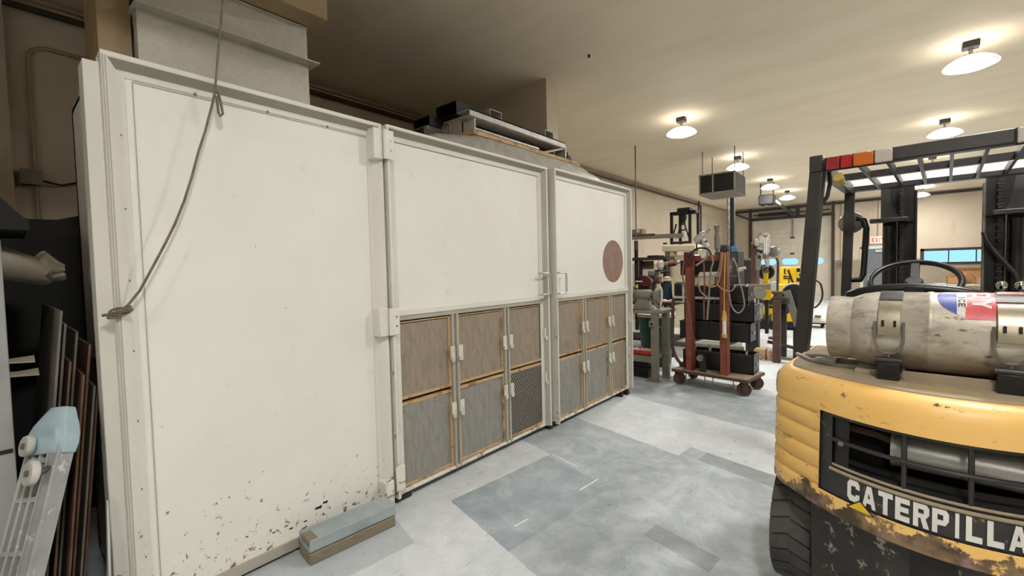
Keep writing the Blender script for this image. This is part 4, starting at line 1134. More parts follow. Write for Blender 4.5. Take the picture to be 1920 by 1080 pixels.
# maker's mark on the side of the counterweight
b = MB()
def sp(y, z, d):
    t_ = .72 + y * 3.0; h_ = hw(z)
    c_ = ((-.50, V(.50, z)), (-h_ + .005, V(.50, z) + .07), (-h_, V(.5, z) + .17))
    p = [(1 - t_) ** 2 * c_[0][i] + 2 * t_ * (1 - t_) * c_[1][i] + t_ * t_ * c_[2][i] for i in (0, 1)]
    return Vector((p[0] - d * .8, p[1] - d * .6, z))
for a_ in ([(0, .96), (.07, .98), (.07, 1.01), (0, .995)], [(.0, .965), (.02, .97), (.02, 1.03), (0, 1.03)], [(.05, .98), (.07, .985), (.07, 1.035), (.05, 1.03)], [(.02, 1.012), (.06, 1.018), (.06, 1.032), (.02, 1.03)], [(-.02, .945), (.09, .955), (.09, .968), (-.02, .958)]):
    b.rings([[sp(y, z, -.004) for y, z in a_], [sp(y, z, .0015) for y, z in a_]])
b.build('side_decal', 'ink', smooth=0, **FB)
# lower hull
b = MB()
rs = []
for z in (.20, .26, .40, .52, .556):
    h_ = .405
    us = [-h_ + 2 * h_ * i / 16 for i in range(17)]
    rs.append([(-h_, .9, z)] + [(u, V(u, z) + .035, z) for u in us] + [(h_, .9, z)])
b.rings(rs); b.build('lower_hull', 'hull', **FB)
b = MB()
uu = [-.085 + .015 * i for i in range(9)]
b.rings([[(u, V(u, z) + .034 - d, z) for u in uu for z in [zz]] for d, zz in ((.0, .30), (.004, .305), (.004, .538), (.0, .545))], False, False, closed=False)
b.build('painted_tow_pocket', 'ink', smooth=0, **FB)  # flat black sheet painted for the dark inside of a tow recess
# wheels
def tyre(u0, u1, v, r, name):
    s_ = 1 if u1 > u0 else -1
    wdt = abs(u1 - u0)
    b = MB().lathe((u0, v, r), (s_, 0, 0), [(r * .55, 0.01), (r * .60, 0), (r * .90, .0), (r * .965, .02), (r * .97, wdt * .5), (r * .965, wdt - .02), (r * .90, wdt), (r * .6, wdt), (r * .55, wdt - .01)], 40)
    n = 26
    for k in range(n):
        for hside in (0, 1):
            q0 = 2 * PI * (k + .5 * hside) / n
            a0, a1 = (u0 + s_ * .004, u0 + s_ * wdt * .5) if hside == 0 else (u0 + s_ * wdt * .5, u1 - s_ * .004)
            def pt(u, q, rr): return (u, v + rr * math.cos(q), r + rr * math.sin(q))
            dq = 2 * PI / n * .43; sk = .09 * (1 if hside == 0 else -1)
            b.hexa([pt(a0, q0 - dq + sk, r * .95), pt(a1, q0 - dq, r * .95), pt(a1, q0 + dq, r * .95), pt(a0, q0 + dq + sk, r * .95),
                    pt(a0, q0 - dq + sk, r * .995), pt(a1, q0 - dq, r), pt(a1, q0 + dq, r), pt(a0, q0 + dq + sk, r * .995)])
    t_ = b.build(name, 'rubber', smooth=30, **FB)
    rb = MB().lathe((u0 + s_ * .02, v, r), (s_, 0, 0), [(.02, 0), (r * .25, .0), (r * .3, .03), (r * .5, .04), (r * .57, .01), (r * .57, wdt - .05), (.02, wdt - .05)], 28)
    rb.build('rim', 'yellow_machine', t_, local=True)
for s_ in (-1, 1):
    tyre(s_ * .580, s_ * .412, .50, .30, 'rear_tyre')
    tyre(s_ * .60, s_ * .40, 2.0, .34, 'front_tyre')
# chassis, hood, cowl, floor
MB().box2((-.395, .90, .25), (.395, 1.75, .62)).build('chassis', 'black', bevel=.01, **FB)
MB().box2((-.44, .95, .60), (.44, 1.02, 1.07)).build('body_side', 'yellow', bevel=.01, **FB)
MB().box2((-.37, .66, 1.075), (.37, 1.28, 1.16)).build('hood', 'black_dusty', bevel=.02, **FB)
MB().box2((-.42, 1.0, .62), (.42, 1.25, 1.08)).build('engine_cover', 'black', bevel=.015, **FB)
MB().box2((-.44, 1.25, .56), (.44, 1.85, .62)).build('floor_plate', 'dark_steel', **FB)
MB().box2((-.42, 1.74, .60), (.42, 1.92, 1.22)).build('dash_cowl', 'black', bevel=.02, **FB)
MB().box2((-.34, .98, 1.16), (.10, 1.38, 1.25)).build('seat_cushion', 'vinyl', bevel=.03, **FB)
# seat back: padded arch around a dark hollow
def archp(k, n=18, w_=.252, zt=1.425, z0=1.16, v0=.93):
    t_ = k / n
    a = PI * t_
    return (-.123 - math.copysign(min(w_, abs(w_ * 1.28 * math.cos(a))), math.cos(a)), v0 - .03 * math.sin(a), z0 + (zt - z0) * min(1, (math.sin(a)) ** .38))
b = MB()
ap = [archp(k) for k in range(19)]
b.tube([(p[0], p[1], p[2] - .012) for p in ap], .025, 10)
b.build('seat_back_rim', 'vinyl', smooth=60, **FB)
MB().box2((-.36, .955, 1.14), (.115, .985, 1.390)).build('seat_back', 'rubber_dark', bevel=.02, **FB)
MB().box2((-.155, .875, 1.392), (-.08, .915, 1.422)).build('seat_tag', 'black', bevel=.003, **FB)
# steering wheel
cw_, tl = Vector((-.145, 1.56, 1.425)), math.radians(33)
ex, ey_, en = Vector((1, 0, 0)), Vector((0, math.cos(tl), math.sin(tl))), Vector((0, -math.sin(tl), math.cos(tl)))
sw = MB().tube([cw_ + ex * .205 * math.cos(q) + ey_ * .205 * math.sin(q) for q in [2 * PI * k / 40 for k in range(40)]], .016, 10, closed=True).build('steering_wheel', 'vinyl', smooth=60, **FB)
b = MB()
for q in (PI * .5, PI * 1.17, PI * 1.83): b.beam(cw_ - en * .03, cw_ + ex * .2 * math.cos(q) + ey_ * .2 * math.sin(q), .045, .012, up=tuple(en))
b.build('spoke', 'vinyl', sw, local=True, bevel=.004)
MB().cyl(cw_ - en * .05, cw_ + en * .005, .05, .042).build('hub', 'guard', sw, local=True, bevel=.006)
MB().tube([cw_ - en * .04, Vector((-.145, 1.72, 1.16)), Vector((-.145, 1.80, .95))], .028).build('steering_column', 'black', **FB)
for u in (.215, .285, .345):
    lv = MB().tube([(u, 1.70, 1.22), (u, 1.64, 1.30), (u, 1.62, 1.385)], .007).build('lever', 'steel', **FB)
    MB().sphere((u, 1.62, 1.40), .024).build('lever_knob', 'chrome', lv, local=True)
# gas cylinder, its cradle and clamps
TC = Vector((0, .40, 1.262)); TR = .158
tk = MB().lathe(TC + Vector((-.285, 0, 0)), (1, 0, 0), [(.05, -.03), (.10, -.025), (.135, -.005), (.150, .03), (TR, .075), (TR, .225), (TR + .003, .230), (TR + .003, .242), (TR, .247), (TR, .50), (.150, .545), (.13, .58), (.06, .60)], 56).build('gas_cylinder', 'tank', smooth=45, **FB)
MB().lathe(TC + Vector((-.375, 0, 0)), (1, 0, 0), [(.118, 0), (.134, .0), (.137, .02), (.133, .075), (.139, .115), (.128, .115), (.124, .07), (.126, .02)], 48).build('collar', 'tank', tk, local=True)
MB().lathe(TC + Vector((.29, 0, 0)), (1, 0, 0), [(.12, 0), (.13, 0), (.13, .09), (.12, .09)], 40).build('foot_ring', 'tank', tk, local=True)
MB().cyl(TC + Vector((-.33, 0, 0)), TC + Vector((-.37, 0, 0)), .03).cyl(TC + Vector((-.36, 0, -.03)), TC + Vector((-.36, 0, .05)), .016).build('valve', 'yellow_green', tk, local=True)
def ts(u, th, d): return Vector((u, TC.y - (TR + d) * math.sin(th), TC.z + (TR + d) * math.cos(th)))
def patch(b, u0, u1, t0, t1, d, inside=lambda u, t: True, nu=16, nt=14):
    for i in range(nu):
        for j in range(nt):
            ua, ub = u0 + (u1 - u0) * i / nu, u0 + (u1 - u0) * (i + 1) / nu
            ta, tb_ = t0 + (t1 - t0) * j / nt, t0 + (t1 - t0) * (j + 1) / nt
            if inside((ua + ub) / 2, (ta + tb_) / 2):
                b.face([ts(ua, ta, d), ts(ub, ta, d), ts(ub, tb_, d), ts(ua, tb_, d)])
    bmesh.ops.remove_doubles(b.bm, verts=b.bm.verts, dist=1e-5)
    return b
SU, ST, SR_ = .075, .42, .105
cir = lambda u, t: (u - SU) ** 2 + ((t - ST) * TR) ** 2 < SR_ ** 2
ang = SR_ / TR
for nm, mm, ua, ub in (('blue_decal', 'sticker_blue', -SR_, -.052), ('white_decal', 'sticker_white', -.052, -.026), ('red_decal', 'sticker_red', -.026, SR_)):
    patch(MB(), SU + ua, SU + ub, ST - ang, ST + ang, .0012, cir, 40 if mm == 'sticker_red' else 20, 50).build(nm, mm, tk, local=True, smooth=60)
patch(MB(), SU - .03, SU + .055, ST + .38, ST + .70, .0014, nu=4, nt=6).build('red_label', 'sticker_red', tk, local=True, smooth=60)
b = MB()     # lettering reads down the cylinder
letters(b, 'ICE', .02, 0, .20, .020, .05, lambda x, y, d: ts(SU - .049 + y, ST - .02 + x * .62, d), .0012, .0022)
b.build('small_lettering', 'sticker_text', tk, local=True, smooth=0)
b = MB()
letters(b, 'LOY', -.62, 0, .30, .048, .07, lambda x, y, d: ts(SU - .012 + y, ST + x * .98, d), .0012, .0024)
b.build('big_lettering', 'sticker_white', tk, local=True, smooth=0)
for uc in (-.165, .158):
    b = MB(); patch(b, uc - .036, uc + .036, -2.2, .62, .004, nu=2, nt=26); patch(b, uc - .036, uc + .036, -2.2, .62, .0015, nu=2, nt=26)
    st = b.build('strap', 'black', smooth=60, **FB)
    if uc > 0: patch(MB(), uc - .03, uc + .034, -.1, .28, .0055, nu=3, nt=5).build('strap_label', 'sticker_red', st, local=True)
    b = MB()
    P = [ts(uc, .74, .010), ts(uc, 1.0, .012), ts(uc, 1.22, .014), ts(uc, 1.45, .015), ts(uc, 1.60, .012)]
    rs = [[(p.x - .035, p.y - .003, p.z), (p.x + .035, p.y - .003, p.z), (p.x + .035, p.y + .004, p.z + .002), (p.x - .035, p.y + .004, p.z + .002)] for p in P]
    b.rings(rs); lp_ = b.build('latch_plate', 'latch_steel', bevel=.003, **FB)
    for du_ in (-.018, .018):
        q = ts(uc + du_, 1.33, .022)
        MB().box(q, (.008, .008, .024)).build('latch_tab', 'black', lp_, local=True)
    zb_ = TC.z - .075
    MB().tube([(uc - .043, .40 - TR - .012, TC.z + .05), (uc - .043, .40 - TR - .018, zb_ + .05), (uc - .036, .40 - TR - .014, zb_ + .02), (uc - .015, .40 - TR - .008, zb_), (uc + .015, .40 - TR - .008, zb_), (uc + .036, .40 - TR - .014, zb_ + .02), (uc + .043, .40 - TR - .018, zb_ + .05), (uc + .043, .40 - TR - .012, TC.z + .05)], .005).build('bail_wire', 'steel', **FB)
    MB().cyl((uc, .245, zb_), (uc, .238, 1.115), .0055).cyl((uc, .238, 1.135), (uc, .238, 1.155), .011, n=6).build('hook_bolt', 'steel', **FB)
    bk = MB().box2((uc - .034, .222, 1.068), (uc + .034, .245, 1.150)).box2((uc - .034, .245, 1.075), (uc - .026, .34, 1.13)).box2((uc + .026, .245, 1.075), (uc + .034, .34, 1.13)).build('clamp_bracket', 'black', bevel=.003, **FB)
    MB().cyl((uc - .040, .236, 1.158), (uc + .040, .236, 1.158), .013).build('pivot_tube', 'guard', bk, local=True)
MB().box2((-.125, .262, 1.080), (.30, .27, 1.118)).box2((-.28, .30, 1.08), (.32, .50, 1.098)).build('cradle', 'dust', bevel=.003, **FB)
MB().box2((.055, .275, 1.098), (.115, .30, 1.112)).build('red_strip', 'red', **FB)
for k, pts in enumerate((((-.50, .58, 1.085), (-.42, .50, 1.10), (-.33, .46, 1.095), (-.20, .44, 1.10)), ((-.54, .56, 1.09), (-.46, .44, 1.09), (-.36, .38, 1.088), (-.12, .36, 1.105)))):
    MB().tube(pts, .010 if k else .013).build('gas_hose', 'grey_cable', **FB)
MB().hexa([(-.46, .47, 1.083), (-.37, .44, 1.083), (-.33, .52, 1.083), (-.43, .56, 1.083), (-.45, .47, 1.098), (-.36, .45, 1.11), (-.33, .52, 1.112), (-.43, .56, 1.095)]).build('hose_flap', 'alu', bevel=.003, **FB)
# overhead guard
for s_ in (-1, 1):
    MB().beam((s_ * .495, .80, 2.085), (s_ * .572, .79, 1.0), .062, .085, up=(0, 1, 0)).build('rear_pillar', 'guard', bevel=.006, **FB)
    MB().box2((s_ * .47, .745, 2.022), (s_ * .528, .845, 2.105)).build('pillar_cap', 'guard', bevel=.005, **FB)
    MB().beam((s_ * .50, .84, 2.06), (s_ * .50, 1.92, 2.055), .05, .06).build('side_rail', 'guard', bevel=.004, **FB)
    MB().beam((s_ * .50, 1.91, 2.07), (s_ * .53, 1.86, .60), .055, .05, up=(0, 1, 0)).build('front_pillar', 'guard', bevel=.005, **FB)
    es = [(.395, .455, 'lens_red'), (.345, .395, 'lens_bright'), (.262, .345, 'lens_amber'), (.192, .262, 'lens_clear')]
    hs_ = MB().box2((s_ * .19, .752, 2.016), (s_ * .458, .766, 2.086)).build('lamp_housing', 'black', **FB)
    for a, c, mm in es:
        MB().box2((s_ * (a + .002), .728, 2.02), (s_ * (c - .002), .754, 2.082)).build('tail_lamp', mm, hs_, local=True, bevel=.006)
MB().box2((-.50, .765, 2.026), (.50, .835, 2.09)).build('rear_bar', 'guard', bevel=.008, **FB)
MB().box2((-.50, 1.86, 2.036), (.50, 1.935, 2.070)).build('front_bar', 'guard', bevel=.004, **FB)
MB().hexa([(-.49, 1.862, 2.070), (.49, 1.862, 2.070), (.49, 1.93, 2.070), (-.49, 1.93, 2.070), (-.49, 1.89, 2.116), (.49, 1.89, 2.116), (.49, 1.90, 2.116), (-.49, 1.90, 2.116)]).build('painted_glint', 'white', **FB)  # white strip painted on to imitate lamp glint along the front bar
MB().box2((-.48, 1.31, 2.04), (.48, 1.335, 2.078)).build('cross_bar', 'guard', **FB)
for u in (-.335, -.222, -.108, .006, .12, .235, .345):
    MB().beam((u, .83, 2.058), (u, 1.87, 2.056), .014, .040).build('guard_slat', 'guard', **FB)
MB().tube([(-.46, .86, 2.03), (-.455, .86, 1.97), (-.465, .85, 1.90), (-.50, .84, 1.84), (-.515, .84, 1.70), (-.54, .84, 1.4)], .010).build('lamp_cable', 'black_cable', **FB)
MB().cyl((-.44, 1.0, 2.02), (-.44, 1.06, 1.995), .025).build('cabin_light', 'yellow_green', **FB)
MB().sphere((-.50, 1.97, 1.83), .078, (1, .8, 1)).build('horn_dome', 'grey_lens', smooth=60, **FB)
MB().tube([(-.47, 1.93, 1.85), (-.425, 1.94, 1.84), (-.41, 1.94, 1.78), (-.425, 1.94, 1.46), (-.44, 1.93, 1.42), (-.50, 1.91, 1.42)], .019, 10).build('grab_handle', 'black', smooth=60, **FB)
# mast
for s_ in (-1, 1):
    b = MB().box2((s_ * .345, 2.24, .06), (s_ * .27, 2.36, 2.105)).box2((s_ * .345, 2.22, .06), (s_ * .33, 2.36, 2.105))
    b.build('outer_mast_rail', 'black', bevel=.003, **FB)
    b = MB().box2((s_ * .262, 2.22, .08), (s_ * .175, 2.235, 2.10)).box2((s_ * .262, 2.22, .08), (s_ * .25, 2.33, 2.10)).box2((s_ * .262, 2.315, .08), (s_ * .175, 2.33, 2.10))
    b.build('inner_mast_rail', 'black', **FB)
    MB().box2((s_ * .355, 2.20, 1.85), (s_ * .25, 2.215, 2.10)).build('mast_plate', 'guard', bevel=.002, **FB)
    gp = [(s_ * .30, 2.195, 2.10)] + [(s_ * (.30 - .105 * (1 - math.cos(t_))), 2.195, 2.10 - .275 * math.sin(t_)) for t_ in (.2, .5, .8, 1.1, 1.4, PI / 2)] + [(s_ * .175, 2.195, 1.83), (s_ * .175, 2.195, 2.10)]
    MB().prism(gp, (0, .012, 0)).build('mast_gusset', 'rubber_dark', smooth=0, **FB)
    MB().box2((s_ * .41, 2.11, 1.825), (s_ * .20, 2.20, 1.855)).build('mast_bracket', 'guard', bevel=.004, **FB)
    b = MB()
    z = .5; k = 0
    while z < 2.08:
        b.box((s_ * .235, 2.175, z), (.030 if k % 2 else .020, .012, .017)); z += .0215; k += 1
    b.build('lift_chain', 'dark_steel', smooth=0, **FB)
    MB().cyl((s_ * .31, 2.19, .15), (s_ * .31, 2.19, 1.80), .028).build('lift_cylinder', 'black', **FB)
    MB().cyl((s_ * .165, 2.20, .3), (s_ * .165, 2.20, 2.04), .009).build('hydraulic_line', 'rubber_dark' if s_ < 0 else 'steel', **FB)
    MB().beam((s_ * .17, 2.5, .05), (s_ * .17, 3.5, .04), .10, .035).beam((s_ * .17, 2.48, .05), (s_ * .17, 2.48, .65), .10, .04, up=(0, 1, 0)).build('fork', 'dark_steel', **FB)
MB().box2((-.35, 2.36, .9), (.35, 2.40, .98)).build('mast_cross_member', 'black', **FB)
MB().box2((-.40, 2.42, .15), (.40, 2.46, .25)).box2((-.40, 2.42, .52), (.40, 2.46, .62)).box2((-.30, 2.36, .15), (-.2, 2.43, .62)).box2((.2, 2.36, .15), (.3, 2.43, .62)).build('fork_carriage', 'black', **FB)
MB().tube([(.165, 2.19, 1.72), (.18, 2.17, 1.66), (.22, 2.15, 1.58), (.30, 2.12, 1.45), (.32, 2.10, 1.36)], .014).build('hydraulic_hose', 'rubber_dark', **FB)

# ================================================================== WORKSHOP BEYOND THE BOOTH
def ptube(pts, Y, r, n=8):
    """tube through photo points on the plane y = Y; smoothed"""
    P = [at(x, y, Y) for x, y in pts]
    out = []
    for i in range(len(P) - 1):
        a = P[max(i - 1, 0)]; b_ = P[i]; c = P[i + 1]; d = P[min(i + 2, len(P) - 1)]
        for k in range(5):
            t_ = k / 5
            out.append(.5 * ((2 * b_) + (c - a) * t_ + (2 * a - 5 * b_ + 4 * c - d) * t_ ** 2 + (3 * b_ - a - 3 * c + d) * t_ ** 3))
    out.append(P[-1])
    return MB().tube(out, r, n)
def prt(par, name, m, x0, y0, x1, y1, Y, dep, z0=None, bevel=.004):
    return pbox(MB(), x0, y0, x1, y1, Y, dep, z0).build(name, m, par, bevel=bevel)

# --- grinder bench
gt = root('grinder_bench', (-2.8, 6.0, 0), 'grey steel bench behind the booth end, carrying the bench grinder', 'bench')
MB().box2((-3.45, 5.69, .912), (-2.30, 6.32, .95)).build('bench_top', 'bench_grey', gt, bevel=.004)
for i, (x, y) in enumerate(((-2.385, 5.74), (-2.345, 6.02), (-3.35, 5.78), (-3.35, 6.24))):
    MB().box2((x - .045, y - .035, .012), (x + .045, y + .035, .912)).box2((x - .11, y - .06, 0), (x + .07, y + .06, .012)).build('leg', 'bench_grey', gt, bevel=.003)
MB().box2((-3.40, 5.74, .30), (-2.36, 6.05, .335)).build('lower_shelf', 'bench_grey', gt, bevel=.004)
MB().box2((-3.40, 5.70, .25), (-2.36, 5.74, .33)).build('shelf_lip', 'bench_grey', gt, bevel=.003)
MB().box2((-2.44, 5.67, .74), (-2.36, 5.705, .82)).build('hole_plate', 'bench_grey', gt, bevel=.003)
MB().cyl((-2.40, 5.671, .78), (-2.40, 5.664, .78), .018).build('hole', 'ink', gt)
gr = root('bench_grinder', (-2.62, 5.92, .95), 'grey bench grinder with round wheel guards on the steel bench', 'bench grinder')
c0, c1 = at(1192, 553, 5.92), at(1221, 553, 5.92)
MB().lathe(c0, c1 - c0, [(.04, -.02), (.066, 0), (.075, .02), (.075, (c1 - c0).length - .02), (.066, (c1 - c0).length), (.045, (c1 - c0).length + .02)], 24).build('motor_body', 'machine_grey', gr)
b = MB()
bx = (c0.x + c1.x) / 2
b.hexa([(bx - .13, 5.84, .951), (bx + .13, 5.84, .951), (bx + .13, 6.0, .951), (bx - .13, 6.0, .951), (bx - .075, 5.87, c0.z - .05), (bx + .075, 5.87, c0.z - .05), (bx + .075, 5.97, c0.z - .05), (bx - .075, 5.97, c0.z - .05)])
b.build('pedestal', 'machine_grey', gr, bevel=.008)
g0 = at(1233, 556, 5.92)
MB().cyl((c1.x, 5.92, c1.z), (g0.x + .05, 5.92, c1.z), .028).build('shaft', 'machine_grey', gr)
MB().lathe((g0.x - .03, 5.92, g0.z), (1, 0, 0), [(.03, 0), (.095, 0), (.11, .012), (.11, .05), (.095, .065), (.03, .065)], 28).build('wheel_guard', 'machine_grey', gr)
MB().lathe((c0.x - .11, 5.92, c0.z), (1, 0, 0), [(.03, 0), (.095, 0), (.11, .012), (.11, .05), (.095, .065), (.03, .065)], 28).build('wheel_guard', 'machine_grey', gr)
ptube([(1238, 575), (1241, 562), (1241, 545), (1237, 536)], 5.86, .012).build('spark_arm', 'white', gr)
ptube([(1224, 562), (1230, 572), (1236, 578)], 5.84, .018).build('tool_rest', 'machine_grey', gr)

bn = root('trash_bin', (-2.78, 6.75, 0), 'dark green plastic bin with pale liner behind the steel bench', 'bin')
bc = Vector((-2.78, 6.75, 0))
MB().lathe(bc, (0, 0, 1), [(.20, 0), (.215, .02), (.27, .74), (.285, .75), (.285, .79), (.27, .80), (.255, .79), (.21, .05), (.0, .04)], 32).build('bin_body', 'green', bn)
MB().lathe(bc, (0, 0, 1), [(.290, .765), (.294, .80), (.288, .812), (.262, .812), (.25, .72), (.258, .72), (.268, .80), (.284, .80)], 32).build('liner_rim', 'white_dull', bn)
MB().box2((-2.70, 6.44, .55), (-2.58, 6.50, .64)).build('handle', 'green', bn, bevel=.01)
tr = root('organizer_tray', (-2.64, 5.82, .335), 'red open parts tray full of white bits on the bench shelf', 'tray')
b = MB().box2((-2.78, 5.745, .336), (-2.42, 5.98, .346))
for q in (((-2.78, 5.745, .336), (-2.42, 5.755, .40)), ((-2.78, 5.97, .336), (-2.42, 5.98, .40)), ((-2.43, 5.745, .336), (-2.42, 5.98, .40)), ((-2.78, 5.745, .336), (-2.77, 5.98, .40)), ((-2.60, 5.75, .34), (-2.595, 5.975, .395))): b.box2(*q)
b.build('tray_body', 'red', tr)
for k in range(14):
    x, y = -2.75 + .045 * (k % 7) + random.uniform(0, .015), 5.79 + .1 * (k // 7) + random.uniform(-.02, .03)
    MB().box((x + .01, y, .385), (.035, .05, .035), (random.uniform(-.3, .3), random.uniform(-.3, .3), random.uniform(0, 3))).build('part_bag', 'white', tr, bevel=.006)
tx = root('tool_case', (-2.66, 5.95, 0), 'black plastic tool case on the floor under the steel bench', 'tool case')
MB().box2((-3.0, 5.83, .005), (-2.53, 6.14, .15)).build('case_base', 'rubber_dark', tx, bevel=.015)
MB().box2((-3.01, 5.82, .152), (-2.52, 6.15, .235)).build('case_lid', 'black_dusty', tx, bevel=.02)
MB().box2((-2.522, 5.90, .11), (-2.505, 5.98, .18)).build('latch', 'black_dusty', tx, bevel=.004)
MB().tube([(-2.62, 5.83, .14), (-2.62, 5.80, .14), (-2.76, 5.80, .14), (-2.76, 5.83, .14)], .008).build('handle', 'black_dusty', tx)

# --- red post cart
ct = root('post_cart', (-1.66, 5.93, 0), 'rusty flat cart on wheels with two tall red posts and cables', 'cart')
Rc = Matrix.Translation(Vector((-1.66, 5.93, 0))) @ Matrix.Rotation(math.radians(-7), 4, 'Z')
def rbox(b, x0, x1, y0, y1, z0, z1): return b.hexa([Rc @ Vector(q) for q in ((x0, y0, z0), (x1, y0, z0), (x1, y1, z0), (x0, y1, z0), (x0, y0, z1), (x1, y0, z1), (x1, y1, z1), (x0, y1, z1))])
rbox(MB(), -.47, .47, -.27, .29, .170, .205).build('deck', 'rust_brown', ct, bevel=.004)
d_ = MB(); rbox(d_, -.46, .46, -.26, .28, .205, .209); d_.build('deck_sheet', 'dust', ct)
def caster(x, y, r, rot):
    c = Rc @ Vector((x, y, r))
    a = Vector((math.cos(rot), math.sin(rot), 0))
    w_ = MB().lathe(c - a * .028, a, [(.018, 0), (r * .55, .0), (r * .62, .012), (r * .78, .0), (r * .95, .0), (r, .012), (r, .044), (r * .95, .056), (r * .78, .056), (r * .62, .044), (r * .55, .056), (.018, .056)], 28).build('wheel', 'rust_brown', ct)
    MB().cyl(c - a * .034, c + a * .034, .022).build('hub', 'dark_steel', w_)
    s_ = Vector((-a.y, a.x, 0))
    for k in (-1, 1): MB().hexa([c + a * k * .034 + s_ * .018 + Vector((0, 0, -.01)), c + a * k * .040 + s_ * .018 + Vector((0, 0, -.01)), c + a * k * .040 - s_ * .018 + Vector((0, 0, -.01)), c + a * k * .034 - s_ * .018 + Vector((0, 0, -.01)),
        c + a * k * .034 + s_ * .045 + Vector((0, 0, .165 - r)), c + a * k * .040 + s_ * .045 + Vector((0, 0, .165 - r)), c + a * k * .040 - s_ * .045 + Vector((0, 0, .165 - r)), c + a * k * .034 - s_ * .045 + Vector((0, 0, .165 - r))]).build('fork', 'rust_brown', w_)
for x, y, q in ((-.40, -.19, -.6), (.40, -.19, -1.1), (.40, .21, -1.2), (-.40, .21, -.4)): caster(x, y, .078, q)
for x in (-.26, .17):
    b = MB()
    h_, dpt, t_ = .042, .095, .009
    rbox(b, x - h_, x + h_, -.215, -.215 + t_, .205, 1.70); rbox(b, x + h_ - t_, x + h_, -.215, -.215 + dpt, .205, 1.70); rbox(b, x - h_, x - h_ + t_, -.215, -.215 + dpt, .205, 1.70)
    b.build('post', 'rust_red', ct, bevel=.002)
b = MB(); rbox(b, -.26, .17, -.17, -.14, 1.60, 1.67); b.build('top_bar', 'rust_red', ct, bevel=.002)
b = MB(); rbox(b, -.315, -.20, -.222, -.216, 1.53, 1.72); b.build('gusset_plate', 'dark_red', ct, bevel=.002)
for z in [at(x_, y_, 5.90).z - .003 for x_, y_ in ((1275, 633), (1283, 598), (1284, 564), (1276, 516))]:
    for x in (-.26, .17):
        b = MB(); rbox(b, x - .02, x + .02, -.118, .16, z - .03, z); b.build('bin_arm', 'dark_steel', ct)
ptube([(1262, 562), (1261, 600), (1260, 640), (1263, 658), (1269, 672), (1277, 682)], 5.84, .022).build('tow_handle', 'rust_brown', ct)
MB().cyl(Rc @ Vector((-.44, -.06, .215)), Rc @ Vector((-.36, -.06, .25)), .045).build('handle_pivot', 'rust_brown', ct)
b = MB(); rbox(b, -.13, -.05, -.20, -.18, .205, .40); b.build('socket_plate', 'dark_steel', ct)
b = MB().lathe(Rc @ Vector((-.10, -.23, .395)), (.12, -1, 0), [(.022, 0), (.038, 0), (.038, .06), (.022, .06)], 20); b.build('socket_tube', 'steel', ct)
for x in (-.28, .06):
    MB().tube([Rc @ Vector(q) for q in ((x, -.25, .17), (x, -.25, .085), (x + .24, -.25, .085), (x + .24, -.25, .17))], .007).build('under_hook', 'steel', ct)

def open_bin(label, x0, y0, x1, y1, Y, dep, z0=None, div=3):
    a, b_ = at(x0, y1, Y), at(x1, y0, Y)
    za, zb_ = (a.z if z0 is None else z0), b_.z
    t_ = .008
    r = root('steel_bin', ((a.x + b_.x) / 2, Y + dep / 2, za), label, 'metal bin', 'black steel bins on the red cart')
    m = MB().box2((a.x, Y, za), (b_.x, Y + dep, za + t_))
    m.box2((a.x, Y, za), (b_.x, Y + t_, zb_)).box2((a.x, Y + dep - t_, za), (b_.x, Y + dep, zb_)).box2((a.x, Y, za), (a.x + t_, Y + dep, zb_)).box2((b_.x - t_, Y, za), (b_.x, Y + dep, zb_))
    m.build('bin_body', 'black', r, smooth=0)
    rm = MB().box2((a.x - .004, Y - .004, zb_ - .014), (b_.x + .004, Y + .010, zb_ + .003)).box2((b_.x - .010, Y - .004, zb_ - .014), (b_.x + .006, Y + dep, zb_ + .003))
    rm.build('rim', 'guard', r, smooth=0)
    for k in range(1, div + 1):
        x = a.x + (b_.x - a.x) * k / (div + 1)
        MB().box2((x, Y + t_, za + t_), (x + .005, Y + dep - t_, zb_ - .03)).build('divider', 'dark_steel', r, smooth=0)
    MB().box2((b_.x, Y + dep * .35, (za + zb_) / 2 - .02), (b_.x + .012, Y + dep * .65, (za + zb_) / 2 + .015)).build('handle', 'steel', r)
    random.seed(int(x0 + y0))
    for k in range(4):
        x = a.x + (b_.x - a.x) * (k + .5) / 4 + random.uniform(-.02, .02)
        solo(MB().cyl((x, Y + .10, za + .034), (x + random.uniform(-.03, .03), Y + dep * .7, zb_ + random.uniform(.01, .05)), random.uniform(.012, .022), n=10), 'metal_fitting',
             random.choice(['steel', 'alu', 'white_dull', 'dark_steel']), 'metal fitting standing in the ' + label.split(',')[0].replace('long ', ''), 'fitting', 'fittings in the ' + label.split(',')[0])
    return r
open_bin('lowest black bin, lying on the cart deck', 1281, 667, 1413, 701, 5.90, .30, .2095)
open_bin('second black bin up from the cart deck', 1275, 608, 1407, 633, 5.90, .30)
open_bin('third black bin up on the red cart, at middle', 1283, 572, 1414, 598, 5.90, .30)
open_bin('fourth black bin up on the red cart', 1284, 538, 1402, 564, 5.90, .30)
open_bin('highest black bin, between the red post tops', 1276, 486, 1362, 516, 5.90, .28)
solo(MB().cyl(at(1312, 515, 5.83), at(1360, 514, 5.83), .032, n=16), 'white_tube', 'white', 'short white tube lying across the red posts below the top bin', 'tube')
solo(MB().beam(at(1262, 557, 5.86), at(1363, 560, 5.86), .02, .03), 'white_bar', 'white_dull', 'thin pale bar lying across both red posts at mid height', 'bar')
